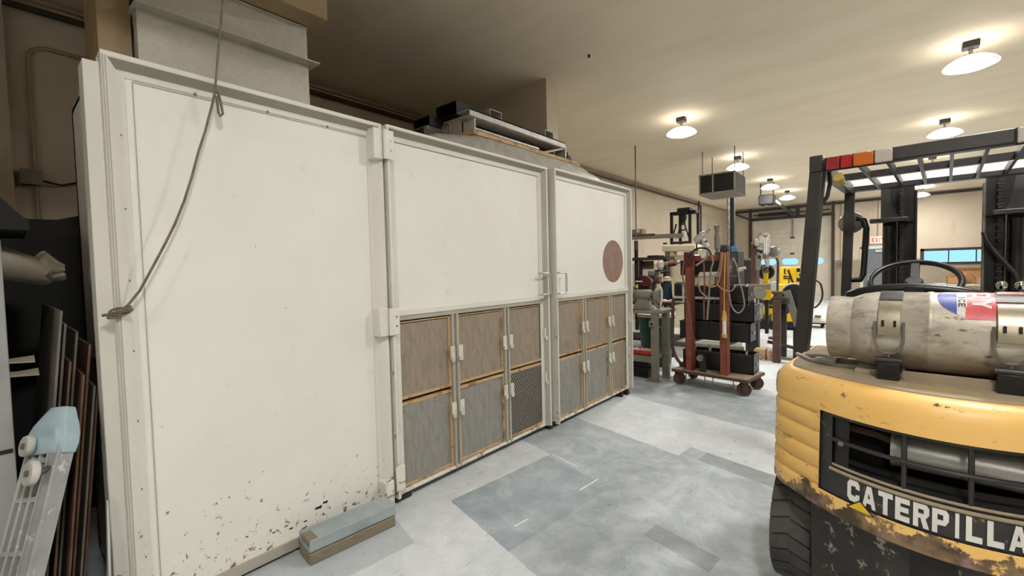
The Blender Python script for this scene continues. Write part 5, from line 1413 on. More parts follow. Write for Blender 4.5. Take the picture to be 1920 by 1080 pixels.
# cables and tools hung on the posts
YC = 5.685
for pts, m_, r_, lab in (
    ([(1283, 488), (1280, 517), (1287, 555), (1294, 595), (1297, 622)], 'brown_cable', .010, 'brown cable hanging left of the left red post'),
    ([(1319, 488), (1321, 524), (1320, 560), (1320, 600)], 'brown_cable', .010, 'straight brown cable hanging between the red posts'),
    ([(1330, 470), (1337, 490), (1333, 507), (1330, 544), (1326, 600)], 'grey_cable', .011, 'grey cable with a ferrule hanging between the red posts'),
    ([(1353, 472), (1349, 500), (1344, 524), (1347, 536), (1360, 545), (1372, 545), (1379, 535)], 'tan_cable', .008, 'tan cable looping in front of the right red post'),
    ([(1310, 515), (1310, 532), (1314, 547), (1326, 557)], 'tan_cable', .008, 'short tan cable curling beside the left red post'),
    ([(1321, 529), (1327, 536), (1336, 538), (1347, 530), (1352, 500), (1356, 474)], 'tan_cable', .008, 'tan cable in a low loop from the right post top'),
    ([(1367, 550), (1372, 575), (1384, 587), (1395, 575), (1393, 552), (1386, 524), (1382, 500), (1374, 484)], 'grey_cable', .008, 'pale cable in a big loop right of the right red post'),
    ([(1290, 484), (1302, 469), (1315, 465), (1328, 468), (1334, 478)], 'black_cable', .012, 'black hose arching over the left red post top'),
    ([(1305, 498), (1318, 489), (1325, 481), (1327, 470)], 'grey_cable', .014, 'light grey hose curving below the air tool'),
):
    YC -= .014
    solo(ptube(pts, YC, r_), 'cable', m_, lab, 'cable', 'cables on the red cart', smooth=60)
wl = root('work_light', tuple(at(1358, 632, 5.635)), 'yellow handled tube work light hanging on the right red post', 'work light')
MB().cyl(at(1358, 600, 5.635), at(1358, 583, 5.635), .030, .018).build('grip', 'yellow_green', wl)
MB().cyl(at(1358, 626, 5.635), at(1358, 600, 5.635), .022).build('light_tube', 'white', wl)
MB().cyl(at(1358, 633, 5.635), at(1358, 626, 5.635), .030).build('end_cap', 'yellow_green', wl)
ptube([(1358, 584), (1358, 540), (1359, 500), (1360, 474)], 5.635, .006).build('cord', 'yellow_green', wl)
ag = root('air_tool', tuple(at(1318, 470, 5.72)), 'silver pistol grip air tool lying on the left red post top', 'power tool')
a, b_ = at(1304, 452, 5.72), at(1323, 437, 5.72)
MB().lathe(a, b_ - a, [(.02, -.01), (.042, 0), (.046, .03), (.046, (b_ - a).length - .03), (.03, (b_ - a).length)], 20).build('barrel', 'alu', ag)
MB().cyl(b_, at(1333, 428, 5.72), .022, .018).build('nozzle', 'alu', ag)
MB().cyl(at(1317, 446, 5.72), at(1327, 464, 5.72), .026, .032).build('grip', 'white_dull', ag)
MB().cyl(at(1322, 453, 5.69), at(1326, 452, 5.69), .010).build('trigger', 'black', ag)
ptube([(1307, 470), (1306, 460), (1307, 452)], 5.72, .010).build('air_hose', 'black_cable', ag)
MB().box2(tuple(at(1314, 484, 5.69)), tuple(at(1324, 474, 5.71))).build('label_tag', 'white', ag, bevel=.003)
at2 = root('slim_air_tool', tuple(at(1345, 474, 5.86)), 'slim upright grey air tool on the bar between the red posts', 'power tool')
MB().lathe(at(1345, 474, 5.86), (0, 0, 1), [(.012, 0), (.018, .03), (.034, .05), (.036, .20), (.026, .24), (.026, .28), (.034, .30), (.034, .34), (.012, .35)], 18).build('body', 'machine_grey', at2)
MB().cyl(at(1344, 432, 5.86), at(1350, 428, 5.86), .014).build('fitting', 'alu', at2)
pg = root('hose_coupling', tuple(at(1390, 508, 5.74)), 'pale metal hose coupling hanging right of the right red post', 'hose coupling')
MB().cyl(at(1383, 508, 5.74), at(1392, 504, 5.74), .024).build('sleeve', 'white_dull', pg)
MB().cyl(at(1392, 504, 5.74), at(1398, 502, 5.74), .016).build('tip', 'alu', pg)
ptube([(1373, 484), (1379, 495), (1384, 508)], 5.74, .006).build('cord', 'grey_cable', pg)

# --- bench and machines along the left wall
wb = root('wall_bench', (-4.1, 8.0, 0), 'dark workbench cluttered with tools behind the grinder bench', 'bench')
MB().box2((-4.9, 7.4, .88), (-2.75, 8.3, .93)).build('bench_top', 'dark_steel', wb, bevel=.004)
for x in (-4.85, -3.3, -2.8):
    for y in (7.45, 8.22): MB().box2((x - .03, y - .03, 0), (x + .03, y + .03, .88)).build('leg', 'dark_steel', wb)
MB().box2((-4.8, 7.5, .22), (-2.85, 8.2, .26)).build('lower_shelf', 'dark_steel', wb)
dg = root('disc_sander', tuple(at(1210, 560, 7.6)), 'dark red round guard of a disc sander on the dark bench', 'sander')
c = at(1210, 528, 7.6)
MB().cyl((c.x, 7.6, c.z), (c.x, 7.68, c.z), .095, n=28).build('disc_guard', 'dark_red', dg, bevel=.006)
MB().box2((c.x - .05, 7.66, .931), (c.x + .05, 7.80, c.z)).build('stand', 'dark_steel', dg, bevel=.004)
MB().cyl((c.x, 7.68, c.z), (c.x, 7.82, c.z), .055).build('motor', 'machine_grey', dg)
MB().cyl(at(1192, 528, 7.58), at(1204, 528, 7.58), .012).build('side_handle', 'white_dull', dg)
gm = root('grey_motor', (at(1220, 520, 7.9).x, 8.0, .93), 'grey hooded machine motor behind the dark red disc', 'motor')
prt(gm, 'hood', 'machine_grey', 1214, 506, 1229, 519, 7.95, .2, bevel=.03)
prt(gm, 'column', 'dark_steel', 1217, 519, 1226, 545, 7.95, .12, z0=.931)
prt(gm, 'cover', 'rust_brown', 1226, 519, 1236, 532, 7.92, .12, bevel=.02)
sp_ = root('spray_can', (at(1195, 545, 7.5).x, 7.5, .93), 'small green and yellow can at the bench end by the booth', 'can')
c = at(1194, 545, 7.5)
MB().lathe((c.x, 7.5, .931), (0, 0, 1), [(.035, 0), (.036, .01), (.036, .2), (.025, .225), (.025, .24)], 18).build('body', 'green', sp_)
MB().lathe((c.x, 7.5, 1.171), (0, 0, 1), [(.024, 0), (.024, .05), (.018, .055)], 18).build('cap', 'yellow_green', sp_)
dp = root('drill_press', (at(1243, 540, 8.1).x, 8.1, .93), 'small drill press with silver head and round table on the bench', 'drill press')
c = at(1242, 495, 8.1)
MB().lathe((c.x, 8.0, c.z - .06), (0, 0, 1), [(.03, -.05), (.05, -.04), (.05, 0), (.065, .005), (.065, .09), (.05, .10), (.045, .13)], 22).build('head', 'alu', dp)
MB().cyl((c.x + .12, 8.15, .95), (c.x + .12, 8.15, c.z + .02), .03).build('column', 'steel', dp)
MB().box2((c.x, 8.05, c.z - .03), (c.x + .14, 8.18, c.z + .04)).build('arm', 'machine_grey', dp, bevel=.01)
MB().cyl((c.x, 8.02, at(1242, 509, 8.1).z), (c.x, 8.02, at(1242, 506, 8.1).z), .11, n=28).build('table', 'dark_steel', dp)
MB().box2((c.x - .02, 8.04, at(1242, 510, 8.1).z - .03), (c.x + .14, 8.17, at(1242, 510, 8.1).z)).build('table_arm', 'dark_steel', dp)
MB().box2((c.x - .04, 7.98, .931), (c.x + .2, 8.25, .965)).build('base', 'dark_steel', dp, bevel=.005)
rh = root('red_air_drill', (at(1262, 498, 8.1).x, 8.0, at(1262, 500, 8.1).z), 'dark red air drill clamped beside the silver drill press head', 'power tool')
MB().cyl(at(1254, 496, 8.02), at(1268, 494, 8.02), .045, .04).build('body', 'dark_red', rh, bevel=.006)
MB().cyl(at(1268, 494, 8.02), at(1276, 492, 8.02), .016).build('spindle', 'steel', rh)
MB().box2(tuple(at(1246, 500, 8.06)), tuple(at(1256, 492, 8.1))).build('clamp', 'steel', rh)
bb = root('blue_bundle', (at(1251, 548, 7.6).x, 7.62, .93), 'dark blue cloth bundle on the dark bench', 'bundle')
rs = []
c = at(1251, 537, 7.62)
for k in range(9):
    t_ = k / 8
    rs.append([(c.x - .02 + .105 * (1 - .25 * t_ ** 2) * math.cos(q) * (1 + .05 * math.sin(5 * q + k)), 7.62 + .11 * math.sin(q) * (1 - .3 * t_), .931 + (c.z + .07 - .931) * math.sin(t_ * PI / 2)) for q in [2 * PI * i / 18 for i in range(18)]])
MBx = MB(); MBx.rings(rs); MBx.build('cloth', 'dark_blue', bb, smooth=60)
hc = at(1251, 524, 7.62)
hat = MB().lathe((hc.x, 7.62, hc.z - .025), (0, 0, 1), [(.02, .0), (.125, .0), (.13, .012), (.07, .022), (.062, .06), (.04, .075), (.01, .078)], 24)
solo(hat, 'tan_hat', 'dust', 'tan wide brimmed hat on top of the dark blue bundle', 'hat')
pk = MB()
rs = []
c = at(1251, 551, 7.45)
for k in range(7):
    a_ = k / 6
    rs.append([(c.x - .09 + .18 * a_, 7.47 + .05 * math.cos(q), .945 + .028 * math.sin(q) * (1 + .4 * math.sin(a_ * 9))) for q in [2 * PI * i / 10 for i in range(10)]])
pk.rings(rs); solo(pk, 'pink_rag', 'pink', 'pale pink rag in front of the dark blue bundle', 'rag', smooth=70)
kc_ = root('black_cabinet', (at(1273, 556, 7.5).x, 7.55, .93), 'small black cabinet with pale frame at the dark bench right end', 'cabinet')
a, b_ = at(1265, 556, 7.5), at(1282, 533, 7.5)
MB().box2((a.x, 7.5, .931), (b_.x, 7.75, b_.z)).build('body', 'black', kc_, bevel=.004)
MB().box2((b_.x - .02, 7.485, .931), (b_.x + .005, 7.5, b_.z + .01)).box2((a.x - .01, 7.48, .931), (b_.x, 7.50, .955)).build('front_frame', 'white_dull', kc_)
MB().box2((a.x - .05, 7.60, .931), (a.x - .002, 7.74, b_.z + .03)).build('side_box', 'machine_grey', kc_, bevel=.02)
MB().box2((a.x + .01, 7.52, b_.z), (b_.x - .02, 7.7, b_.z + .05)).build('top_clutter', 'bench_grey', kc_, bevel=.015)

# more dark clutter on the long bench
for x0, x1, y0, y1, h_, m_, lab in ((-4.55, -4.10, 7.75, 8.2, .34, 'black', 'big black tool chest on the dark bench, far left by the booth'),
                                    (-4.05, -3.78, 8.0, 8.25, .22, 'rust_brown', 'brown tool chest at the back of the dark bench'),
                                    (-3.70, -3.48, 8.06, 8.28, .44, 'rubber_dark', 'tall narrow black tool chest at the back of the dark bench')):
    r = root('tool_chest', ((x0 + x1) / 2, (y0 + y1) / 2, .93), lab, 'tool chest')
    MB().box2((x0, y0, .931), (x1, y1, .93 + h_)).build('chest_body', m_, r, bevel=.006)
    for k in range(2):
        z = .945 + (h_ - .02) * k / 2
        MB().box2((x0 + .015, y0 - .008, z), (x1 - .015, y0, z + h_ / 2 - .02)).build('drawer', 'black_dusty', r, bevel=.003)
for k, (x, y, h_, m_, lab) in enumerate(((-3.27, 7.52, .16, 'dark_steel', 'dark jar at the dark bench front, left of the blue bundle'), (-3.62, 7.6, .20, 'rust_brown', 'brown jar at the dark bench front, farther left of the blue bundle'))):
    r = root('jar', (x, y, .93), lab, 'jar')
    MB().lathe((x, y, .931), (0, 0, 1), [(.04, 0), (.048, .01), (.048, h_ - .03), (.035, h_)], 18).build('jar_body', m_, r)
    MB().cyl((x, y, .931 + h_), (x, y, .95 + h_), .04).build('lid', 'steel', r)
rk = root('wall_rack', (-4.6, 10.2, 0), 'tall dark rack with shelf and long beam beyond the booth end', 'rack')
for x in (1192, 1200, 1246):
    p = at(x, 484, 10.2); MB().box2((p.x - .035, 10.2, 0), (p.x + .035, 10.27, p.z + (.42 if x == 1192 else 0))).build('post', 'rubber_dark', rk)
a, b_ = at(1183, 489, 10.1), at(1250, 481, 10.1)
MB().box2((a.x - .3, 10.1, a.z), (b_.x, 10.6, b_.z)).build('shelf', 'dark_steel', rk)
MB().box2((at(1213, 483, 10.1).x, 10.12, b_.z), (at(1233, 483, 10.1).x, 10.5, b_.z + .04)).build('shelf_plate', 'rubber_dark', rk)
MB().box2(tuple(at(1203, 505, 10.3)), tuple(at(1226, 489, 10.42))).build('hung_panel', 'rust_brown', rk)
lb = root('long_beam', tuple(at(1235, 445, 10.2)), 'long grey steel beam reaching right from the tall dark rack', 'beam')
MB().beam(at(1180, 446, 10.2), at(1284, 441, 10.2), .08, .10).build('beam', 'machine_grey', lb, bevel=.005)
MB().beam(at(1183, 441, 10.14), at(1228, 439, 10.14), .05, .03).build('top_strip', 'rust_brown', lb)
MB().box2(tuple(at(1280, 446, 10.12)), tuple(at(1288, 434, 10.2))).build('end_block', 'white_dull', lb, bevel=.02)
gb = root('grey_box', tuple(at(1196, 441, 10.15)), 'small grey metal box with pale marks resting on the long beam', 'box')
MB().box2((at(1183, 441, 10.13).x, 10.13, at(1190, 441, 10.13).z), (at(1204, 430, 10.13).x, 10.35, at(1204, 429, 10.13).z)).build('body', 'bench_grey', gb, bevel=.006)
MB().box2(tuple(at(1193, 436, 10.125)), tuple(at(1199, 431, 10.13))).build('label', 'white_dull', gb)
# press machine with its black frame on top
pr = root('cream_press', (at(1270, 470, 11).x, 11.2, 0), 'tall cream press machine behind the red cart', 'press')
a, b_ = at(1241, 472, 11), at(1304, 458, 11)
MB().box2((a.x, 11, a.z), (b_.x, 11.5, b_.z)).build('crossbeam', 'cream', pr, bevel=.02)
for x in (1250, 1259, 1298): p = at(x, 474, 11.1); MB().box2((p.x - .05, 11.1, 0), (p.x + .05, 11.35, a.z)).build('column', 'machine_grey' if x != 1259 else 'cream', pr, bevel=.006)
MB().box2((at(1262, 489, 11.05).x, 11.05, at(1262, 487, 11.05).z), (at(1302, 478, 11.05).x, 11.4, at(1302, 477, 11.05).z)).build('ram_block', 'cream', pr, bevel=.015)
MB().box2((at(1262, 540, 11.1).x, 11.1, .0), (at(1284, 540, 11.1).x, 11.5, at(1280, 495, 11.1).z)).build('body_panel', 'cream', pr, bevel=.01)
MB().cyl(at(1247, 458, 11.1), at(1247, 455, 11.1), .05).build('knob', 'dark_steel', pr)
hf = root('hoist_frame', tuple(at(1280, 455, 11.2)), 'open black steel frame with chain hoist standing on the cream press', 'hoist')
z0, z1 = at(1280, 457, 11.1).z, at(1280, 396, 11.1).z
z0 = max(z0, b_.z + .001)
xs_ = [at(x, 430, 11.1).x for x in (1258.5, 1268, 1293, 1302)]
for i, x in enumerate(xs_): MB().box2((x - .03, 11.1 + .25 * (i % 2), z0), (x + .03, 11.16 + .25 * (i % 2), z1)).build('frame_post', 'rubber_dark', hf)
MB().box2((xs_[0], 11.1, z1 - .06), (xs_[3], 11.16, z1)).box2((xs_[0], 11.34, z1 - .06), (xs_[3], 11.40, z1)).box2((xs_[0] - .03, 11.1, z1 - .06), (xs_[0] + .03, 11.4, z1)).box2((xs_[3] - .03, 11.1, z1 - .06), (xs_[3] + .03, 11.4, z1)).build('top_frame', 'rubber_dark', hf)
MB().box2((xs_[0], 11.08, z0), (at(1296, 455, 11.1).x, 11.14, z0 + .06)).build('bottom_rail', 'dark_steel', hf)
MB().box2((at(1271, 395, 11.2).x, 11.12, z1), (at(1296, 395, 11.2).x, 11.38, z1 + .09)).build('trolley', 'rubber_dark', hf, bevel=.02)
MB().sphere(at(1280, 407, 11.2), .14, (.7, .5, 1.1)).build('hoist_motor', 'rubber_dark', hf)
ptube([(1280, 405), (1276, 425), (1271, 444)], 11.2, .030).build('strut', 'rubber_dark', hf)
ptube([(1280, 405), (1286, 428), (1293, 448)], 11.2, .022).build('strut', 'rubber_dark', hf)
c = at(1281, 426, 11.18)
MB().tube([c + Vector((.06 * math.cos(q), 0, .075 * math.sin(q))) for q in [2 * PI * k / 20 for k in range(20)]], .018, 8, closed=True).build('hook_ring', 'rust_brown', hf)
MB().sphere(at(1269, 444, 11.08), .05).build('pulley', 'white_dull', hf)
ptube([(1262, 440), (1266, 428), (1268, 420)], 11.15, .02).build('brace', 'rubber_dark', hf)

# --- tall cabinet, pole and boxes behind the cart
tc = root('tall_cabinet', (at(1362, 480, 12).x, 12.3, 0), 'tall black cabinet behind the red cart', 'cabinet')
a, b_ = at(1340, 480, 12), at(1384, 471, 12)
MB().box2((a.x, 12, 0), (b_.x, 12.6, b_.z)).build('body', 'black', tc, bevel=.006)
for x in (a.x + .03, (a.x + b_.x) / 2 + .01): MB().box2((x, 11.985, .1), (x + (b_.x - a.x) / 2 - .05, 12.0, b_.z - .05)).build('door', 'black_dusty', tc, bevel=.003)
zt_ = b_.z
solo(MB().box2((at(1371, 470, 12.1).x, 12.1, zt_), (at(1381, 470, 12.1).x, 12.3, at(1375, 464, 12.1).z + .03)), 'blue_box', 'blue', 'small blue box on top of the tall black cabinet', 'box', bevel=.008)
solo(MB().box2((at(1349, 470, 12.1).x, 12.1, zt_), (at(1363, 470, 12.1).x, 12.35, at(1356, 459, 12.1).z)), 'dark_box', 'rubber_dark', 'small dark box on the tall black cabinet left of the blue box', 'box', bevel=.02)
pl = root('ribbed_pole', (at(1366, 480, 13).x, 13.0, 0), 'silver ribbed pole rising beside the dark column to a ceiling bracket', 'pole')
px_ = at(1366, 440, 13).x
MB().lathe((px_, 13, 0), (0, 0, 1), [((.030 if k % 2 else .042), .02 + k * .09) for k in range(40)], 16).build('ribbed_tube', 'steel', pl)
MB().box2((px_ - .06, 12.97, 3.55), (px_ - .02, 13.03, 3.98)).build('bracket_post', 'rust_brown', pl)
MB().beam((px_ - .03, 13, 3.6), (px_ + .22, 13, 3.97), .03, .03).build('bracket_arm', 'rust_brown', pl)
px2 = at(1371, 440, 13.3).x
solo(MB().box2((px2 - .05, 13.3, 0), (px2 + .07, 13.45, ZC - .1)), 'dark_column', 'rubber_dark', 'dark steel column just right of the silver ribbed pole', 'column')
wc = root('wall_cabinet', (at(1397, 500, 15).x, 15.2, 0), 'low dark cabinet against the wall left of the drilling machine', 'cabinet')
a, b_ = at(1380, 511, 15), at(1413, 488, 15)
MB().box2((a.x, 15, 0), (b_.x, 15.6, b_.z)).build('body', 'dark_steel', wc, bevel=.006)
MB().box2((a.x - .03, 14.97, b_.z), (b_.x + .03, 15.63, b_.z + .06)).build('top', 'bench_grey', wc)

# --- drilling machine and its neighbours
ml = root('drilling_machine', (at(1418, 500, 10).x, 10.2, 0), 'tall silver drilling machine right of the red cart', 'drill')
prt(ml, 'column', 'rust_brown', 1408, 457, 1419, 560, 10.2, .25, z0=.0)
prt(ml, 'side_casting', 'machine_grey', 1416, 478, 1424, 507, 10.1, .15, bevel=.02)
for k, (x0, y0, x1, y1, m_) in enumerate(((1414, 447, 1424, 462, 'alu'), (1422, 442, 1433, 458, 'white_dull'), (1430, 438, 1441, 475, 'alu'), (1418, 462, 1431, 478, 'alu'), (1430, 474, 1440, 486, 'steel'))):
    prt(ml, 'head_casting', m_, x0, y0, x1, y1, 10.0 + .02 * k, .16, bevel=.03)
MB().cyl(at(1435, 441, 9.97), at(1435, 437, 9.97), .06).build('head_cap', 'alu', ml)
for x in (1433, 1437): MB().cyl(at(x, 476, 9.95), at(x, 445, 9.95), .010).build('guide_rod', 'white', ml)
MB().cyl(at(1438, 486, 10.0), at(1439, 500, 10.0), .05, .03).build('chuck', 'alu', ml)
MB().cyl(at(1439, 500, 10.0), at(1432, 508, 10.0), .015).build('drill_bit', 'black', ml)
ptube([(1410, 458), (1418, 446), (1427, 435)], 10.1, .025).build('feed_lever', 'conduit', ml)
for x, y in ((1421, 470), (1427, 472), (1424, 482)): MB().sphere(at(x, y, 9.96), .035).build('control_knob', 'black', ml)
fl = root('lamp_stand', (at(1457, 560, 10.4).x, 10.4, 0), 'round grey hood on a thin stand right of the drilling machine', 'lamp')
c = at(1451, 472, 10.4)
MB().lathe((c.x, 10.45, c.z), (-.15, -1, -.05), [(.02, -.14), (.07, -.12), (.105, -.05), (.118, .02), (.112, .06), (.08, .09), (.01, .10)], 24).build('hood', 'grey_lens', fl, smooth=60)
MB().tube([(at(1456, 484, 10.4).x, 10.42, at(1456, 484, 10.4).z), (at(1459, 492, 10.4).x, 10.4, at(1458, 492, 10.4).z), (at(1457, 520, 10.4).x, 10.4, .5), (at(1457, 520, 10.4).x, 10.4, .0)], .022).build('stand', 'rust_brown', fl)
MB().cyl((at(1457, 520, 10.4).x, 10.4, 0), (at(1457, 520, 10.4).x, 10.4, .03), .16).build('foot', 'dark_steel', fl)
gw = root('wheel_grinder', (at(1436, 560, 11).x, 11.1, 0), 'black grinding wheel on a bright yellow pedestal', 'grinder')
c = at(1436, 510, 11)
MB().tube([c + Vector((.125 * math.cos(q), 0, .125 * math.sin(q))) for q in [2 * PI * k / 28 for k in range(28)]], .045, 10, closed=True).build('wheel', 'rubber_dark', gw)
MB().cyl(c + Vector((0, .03, 0)), c + Vector((0, .05, 0)), .10).build('wheel_disc', 'white_dull', gw)
prt(gw, 'wheel_arm', 'yellow_machine', 1431, 511, 1440, 528, 10.92, .06, bevel=.01)
MB().box2((c.x - .06, 10.9, c.z - .02), (c.x + .06, 10.98, c.z + .12)).build('clamp', 'steel', gw, bevel=.01)
prt(gw, 'pedestal', 'yellow_machine', 1428, 537, 1447, 562, 11, .3, bevel=.01)
prt(gw, 'pedestal_base', 'rubber_dark', 1434, 562, 1440, 640, 11.08, .1, z0=.0)
prt(gw, 'neck', 'yellow_machine', 1429, 526, 1441, 538, 11, .1)
yw = root('ironworker', (at(1470, 600, 12).x, 12.3, 0), 'big bright yellow punching machine behind the dark stands', 'machine')
prt(yw, 'upper_body', 'yellow_machine', 1462, 500, 1495, 540, 12, .5, bevel=.02)
prt(yw, 'shoulder', 'yellow_machine', 1454, 533, 1501, 570, 11.9, .7, bevel=.03)
prt(yw, 'lower_body', 'yellow_machine', 1424, 571, 1490, 606, 11.95, .6, z0=.18, bevel=.02)
prt(yw, 'base', 'rubber_dark', 1424, 607, 1506, 622, 11.9, .8, z0=.05)
prt(yw, 'bed', 'dark_steel', 1424, 560, 1452, 571, 11.85, .5)
b = MB()
for x0, y0, x1, y1 in ((1470, 504, 1473, 514), (1469, 517, 1474, 520), (1475, 517, 1478, 519), (1479, 516, 1484, 519), (1469, 521, 1482, 523), (1476, 506, 1482, 508), (1442, 574, 1449, 578)): b.box2(tuple(at(x0, y1, 11.993 if y1 < 560 else 11.943)), tuple(at(x1, y0, 12.0 if y1 < 560 else 11.95)))
b.build('printed_marks', 'ink', yw, smooth=0)
MB().beam(at(1478, 508, 11.9), at(1488, 533, 11.88), .03, .03).beam(at(1482, 512, 11.9), at(1477, 540, 11.86), .02, .02).build('pointer', 'rubber_dark', yw)
for k in range(4): MB().cyl(at(1497 + k % 2 * 4, 503 + k * 9, 11.95), at(1497 + k % 2 * 4, 510 + k * 9, 11.95), .035).build('side_valve', 'steel' if k % 2 else 'black', yw)
for x in (1428, 1455, 1500): p = at(x, 622, 11.98); MB().cyl((p.x - .02, 11.98, .05), (p.x + .02, 11.98, .05), .05).build('caster', 'rubber_dark', yw)
b = MB()
random.seed(5)
for k in range(8):
    x = 1423 + k * 3.2
    ptp = [at(x, 590 + random.uniform(-3, 3), 11.8), at(x + random.uniform(-3, 3), 610, 11.78), at(x + random.uniform(-2, 5), 628 + random.uniform(-6, 4), 11.8)]
    MB().tube(ptp, .014, 6).build('hanging_cable', 'black_cable', yw)
ptube([(1530, 526), (1538, 532), (1542, 548), (1540, 563), (1532, 574), (1526, 577)], 11.9, .020).build('hose_loop', 'black_cable', yw)
ma = root('machine_arm', (at(1420, 560, 8.6).x, 8.7, 0), 'grey engine lathe with long arm right of the red cart', 'lathe')
MB().beam(at(1376, 538, 8.6), at(1452, 537, 8.6), .06, .09).build('arm', 'machine_grey', ma, bevel=.008)
prt(ma, 'end_bracket', 'white_dull', 1445, 528, 1453, 546, 8.5, .12, bevel=.01)
for k, (x, y, r_) in enumerate(((1407, 548, .08), (1416, 556, .09), (1410, 566, .07), (1425, 550, .10), (1402, 560, .07), (1418, 545, .06))):
    MB().cyl(at(x, y, 8.5), at(x, y, 8.66), r_).build('gear_housing', 'machine_grey' if k % 2 else 'dark_steel', ma, bevel=.006)
prt(ma, 'bed', 'machine_grey', 1395, 572, 1422, 600, 8.5, .4, bevel=.01)
prt(ma, 'cabinet_leg', 'dark_steel', 1398, 600, 1418, 660, 8.55, .3, z0=.0)
MB().beam(at(1417, 560, 8.45), at(1424, 590, 8.45), .05, .06).build('pale_casting', 'white_dull', ma, bevel=.01)
MB().cyl(at(1420, 655, 8.4), at(1419, 560, 8.4), .014).build('stop_rod', 'dark_steel', ma)
st = root('bending_stand', (-1.30, 8.1, 0), 'rusty two-post bending stand with black drum beside the forklift', 'stand')
p = at(1457, 600, 7.9); MB().box2((p.x - .055, 7.86, 0), (p.x + .045, 7.96, at(1457, 563, 7.9).z)).build('front_post', 'rust_brown', st, bevel=.003)
p = at(1468, 600, 8.45); MB().box2((p.x - .05, 8.4, 0), (p.x + .05, 8.5, at(1468, 580, 8.45).z)).build('rear_post', 'dark_steel', st, bevel=.003)
prt(st, 'bed_plate', 'dark_steel', 1445, 560, 1476, 570, 7.95, .6)
for k, (x, y, r_, h_) in enumerate(((1457, 549, .085, .04), (1457, 553, .06, .05), (1458, 558, .08, .03))):
    q = at(x, y, 8.0); MB().cyl((q.x, 8.05, q.z - h_ / 2), (q.x, 8.05, q.z + h_ / 2), r_).build('die_ring', 'rust_brown' if k % 2 == 0 else 'steel', st, bevel=.005)
prt(st, 'head_block', 'rubber_dark', 1462, 560, 1474, 590, 8.1, .3, bevel=.01)
MB().beam(at(1475, 545, 8.15), at(1496, 612, 8.15), .10, .03, up=(0, 1, 0)).build('diagonal_arm', 'machine_grey', st, bevel=.004)
q = at(1490, 552, 8.6)
MB().cyl((q.x, 8.5, q.z), (q.x, 8.8, q.z), .17, n=28).build('drum', 'rubber_dark', st, bevel=.01)
MB().tube([(q.x + .18 * math.cos(t_), 8.52, q.z + .18 * math.sin(t_)) for t_ in [PI * (.05 + .9 * k / 14) for k in range(15)]], .018).build('drum_band', 'white_dull', st)
MB().box2((q.x - .02, 8.6, .0), (q.x + .10, 8.7, q.z - .10)).build('drum_leg', 'rubber_dark', st)
MB().beam(at(1441, 641, 7.98), at(1492, 653, 8.35), .05, .05).build('cross_bar', 'dark_steel', st)
MB().beam(at(1463, 671, 7.9), at(1500, 676, 7.9), .04, .04).build('foot_bar', 'bench_grey', st)
# loose things on the floor
solo(MB().box2((-1.66, 7.98, 0), (-1.50, 8.18, .17)), 'wood_offcut', 'pine', 'left of two pale wooden blocks on the floor behind the cart', 'wood block', 'wooden blocks on the floor', bevel=.004)
solo(MB().box2((-1.46, 7.98, 0), (-1.375, 8.18, .16)), 'wood_offcut', 'pine', 'right of two pale wooden blocks, against the rusty stand post', 'wood block', 'wooden blocks on the floor', bevel=.004)
for k, (dy, lab) in enumerate(((0, 'nearest of three pale steel bars on the floor behind the cart'), (.32, 'middle of three pale steel bars on the floor behind the cart'), (.62, 'farthest of three pale steel bars on the floor behind the cart'))):
    solo(MB().box2((-3.6, 8.5 + dy, 0), (-1.95 - .1 * k, 8.6 + dy, .09 + .02 * k)), 'steel_bar', 'bench_grey' if k != 1 else 'white_dull', lab, 'steel bar', 'steel bars on the floor', bevel=.004)
wd_ = root('small_dolly', (at(1528, 625, 12.6).x, 12.85, 0), 'low black dolly on wheels partly hidden by the forklift post', 'dolly')
a, b_ = at(1509, 617, 12.6), at(1548, 612, 12.6)
MB().box2((a.x, 12.6, .12), (b_.x, 13.1, .17)).build('deck', 'white_dull', wd_, bevel=.005)
for x in (a.x + .08, b_.x - .08):
    for y in (12.68, 13.02): MB().cyl((x - .02, y, .058), (x + .02, y, .058), .058).build('wheel', 'rubber_dark', wd_)
MB().box2((a.x, 12.62, .09), (b_.x, 13.08, .12)).build('under_frame', 'rubber_dark', wd_)
wx = root('white_carton', (at(1529, 610, 12.7).x, 12.85, .17), 'white carton standing on the low black dolly', 'carton')
a, b_ = at(1519, 612, 12.7), at(1537, 597, 12.7)
MB().box2((a.x, 12.7, .171), (b_.x, 13.0, b_.z)).build('carton_body', 'white', wx, bevel=.003)
solo(MB().box2((a.x + .08, 12.75, b_.z + .001), (a.x + .2, 12.9, b_.z + .06)), 'wood_scrap', 'old_wood', 'small brown wood scrap on top of the white carton', 'wood scrap', bevel=.003)
fg = root('floor_power_tool', tuple(at_z(1522, 668)), 'grey power tool with coiled lead on the floor behind the forklift corner', 'power tool')
c = at_z(1520, 668)
MB().cyl((c.x - .10, c.y, .06), (c.x + .06, c.y + .05, .07), .055).build('motor', 'machine_grey', fg, bevel=.01)
MB().box2((c.x - .02, c.y - .05, .10), (c.x + .10, c.y + .04, .17)).build('housing', 'dark_steel', fg, bevel=.015)
MB().cyl((c.x - .11, c.y, .10), (c.x - .11, c.y, .18), .04).build('cap', 'steel', fg)
MB().tube([(c.x + .16 + .075 * math.cos(q), c.y + .0 + .075 * math.sin(q), .03 + .012 * math.sin(q)) for q in [2 * PI * k / 22 for k in range(22)]], .012, 8, closed=True).build('coiled_lead', 'white_dull', fg)
solo(MB().tube([at_z(1540, 672, .012), at_z(1560, 668, .012), at_z(1590, 664, .012), at_z(1640, 670, .012)], .012), 'floor_hose', 'black_cable', 'black hose lying on the floor behind the forklift corner', 'hose')

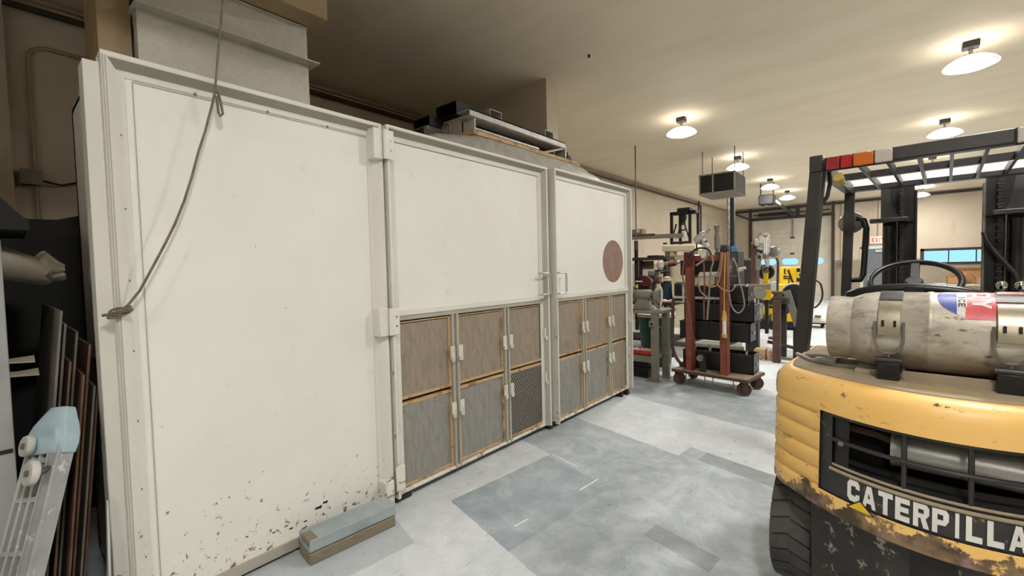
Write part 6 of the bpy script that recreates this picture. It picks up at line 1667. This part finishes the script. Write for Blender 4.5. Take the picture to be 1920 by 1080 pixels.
# --- by the back wall
tb2 = root('packing_table', (2.2, 20.6, 0), 'pale packing table under the strip window', 'table')
zt_ = at(1800, 533, 20.2).z
MB().box2((1.2, 20.1, zt_ - .05), (3.4, 21.2, zt_)).build('table_top', 'white_dull', tb2, bevel=.004)
for x in (1.26, 3.34):
    for y in (20.16, 21.14): MB().box2((x - .03, y - .03, 0), (x + .03, y + .03, zt_ - .05)).build('leg', 'dark_steel', tb2)
def carton(x0, x1, y0, y1, h_, lab, flap):
    r = root('cardboard_box', ((x0 + x1) / 2, (y0 + y1) / 2, zt_), lab, 'cardboard box', 'cardboard boxes on the packing table')
    m = MB()
    for q in (((x0, y0, zt_ + .001), (x1, y0 + .012, zt_ + h_)), ((x0, y1 - .012, zt_ + .001), (x1, y1, zt_ + h_)), ((x0, y0, zt_ + .001), (x0 + .012, y1, zt_ + h_)), ((x1 - .012, y0, zt_ + .001), (x1, y1, zt_ + h_)), ((x0, y0, zt_ + .001), (x1, y1, zt_ + .012))): m.box2(*q)
    m.build('carton_body', 'cardboard', r)
    z = zt_ + h_
    MB().hexa([(x0, y0, z), (x1, y0, z), (x1, y0 + .01, z), (x0, y0 + .01, z), (x0 + .02, y0 - flap, z + .10), (x1 - .02, y0 - flap, z + .10), (x1 - .02, y0 - flap + .01, z + .10), (x0 + .02, y0 - flap + .01, z + .10)]).build('front_flap', 'cardboard', r)
    MB().hexa([(x0, y0, z), (x0 + .01, y0, z), (x0 + .01, y1, z), (x0, y1, z), (x0 - flap, y0 + .02, z + .16), (x0 - flap + .01, y0 + .02, z + .16), (x0 - flap + .01, y1 - .02, z + .16), (x0 - flap, y1 - .02, z + .16)]).build('side_flap', 'cardboard', r)
    MB().hexa([(x1 - .01, y0, z), (x1, y0, z), (x1, y1, z), (x1 - .01, y1, z), (x1 + flap - .01, y0 + .02, z + .12), (x1 + flap, y0 + .02, z + .12), (x1 + flap, y1 - .02, z + .12), (x1 + flap - .01, y1 - .02, z + .12)]).build('side_flap', 'cardboard', r)
carton(1.45, 1.80, 20.3, 20.62, .24, 'open cardboard box seen through the forklift steering wheel', .10)
carton(2.10, 2.46, 20.3, 20.62, .22, 'open cardboard box between the steering wheel and right mast', .10)
carton(1.70, 2.3, 20.80, 21.12, .42, 'larger cardboard box at the rear of the packing table', .10)
pb_ = root('wall_switch_box', (at(1576, 495, YB).x, YB, at(1576, 500, YB).z), 'small grey switch box on the wall right of the big door', 'electrical box')
c = at(1576, 495, YB)
MB().box2((c.x - .07, YB - .08, c.z - .1), (c.x + .07, YB, c.z + .1)).build('box', 'bench_grey', pb_, bevel=.006)
MB().cyl((c.x, YB - .08, c.z), (c.x, YB - .1, c.z), .03).build('button', 'dark_red', pb_)
MB().tube([(c.x, YB - .03, c.z + .1), (c.x, YB - .03, 3.9)], .012).build('conduit', 'conduit', pb_)
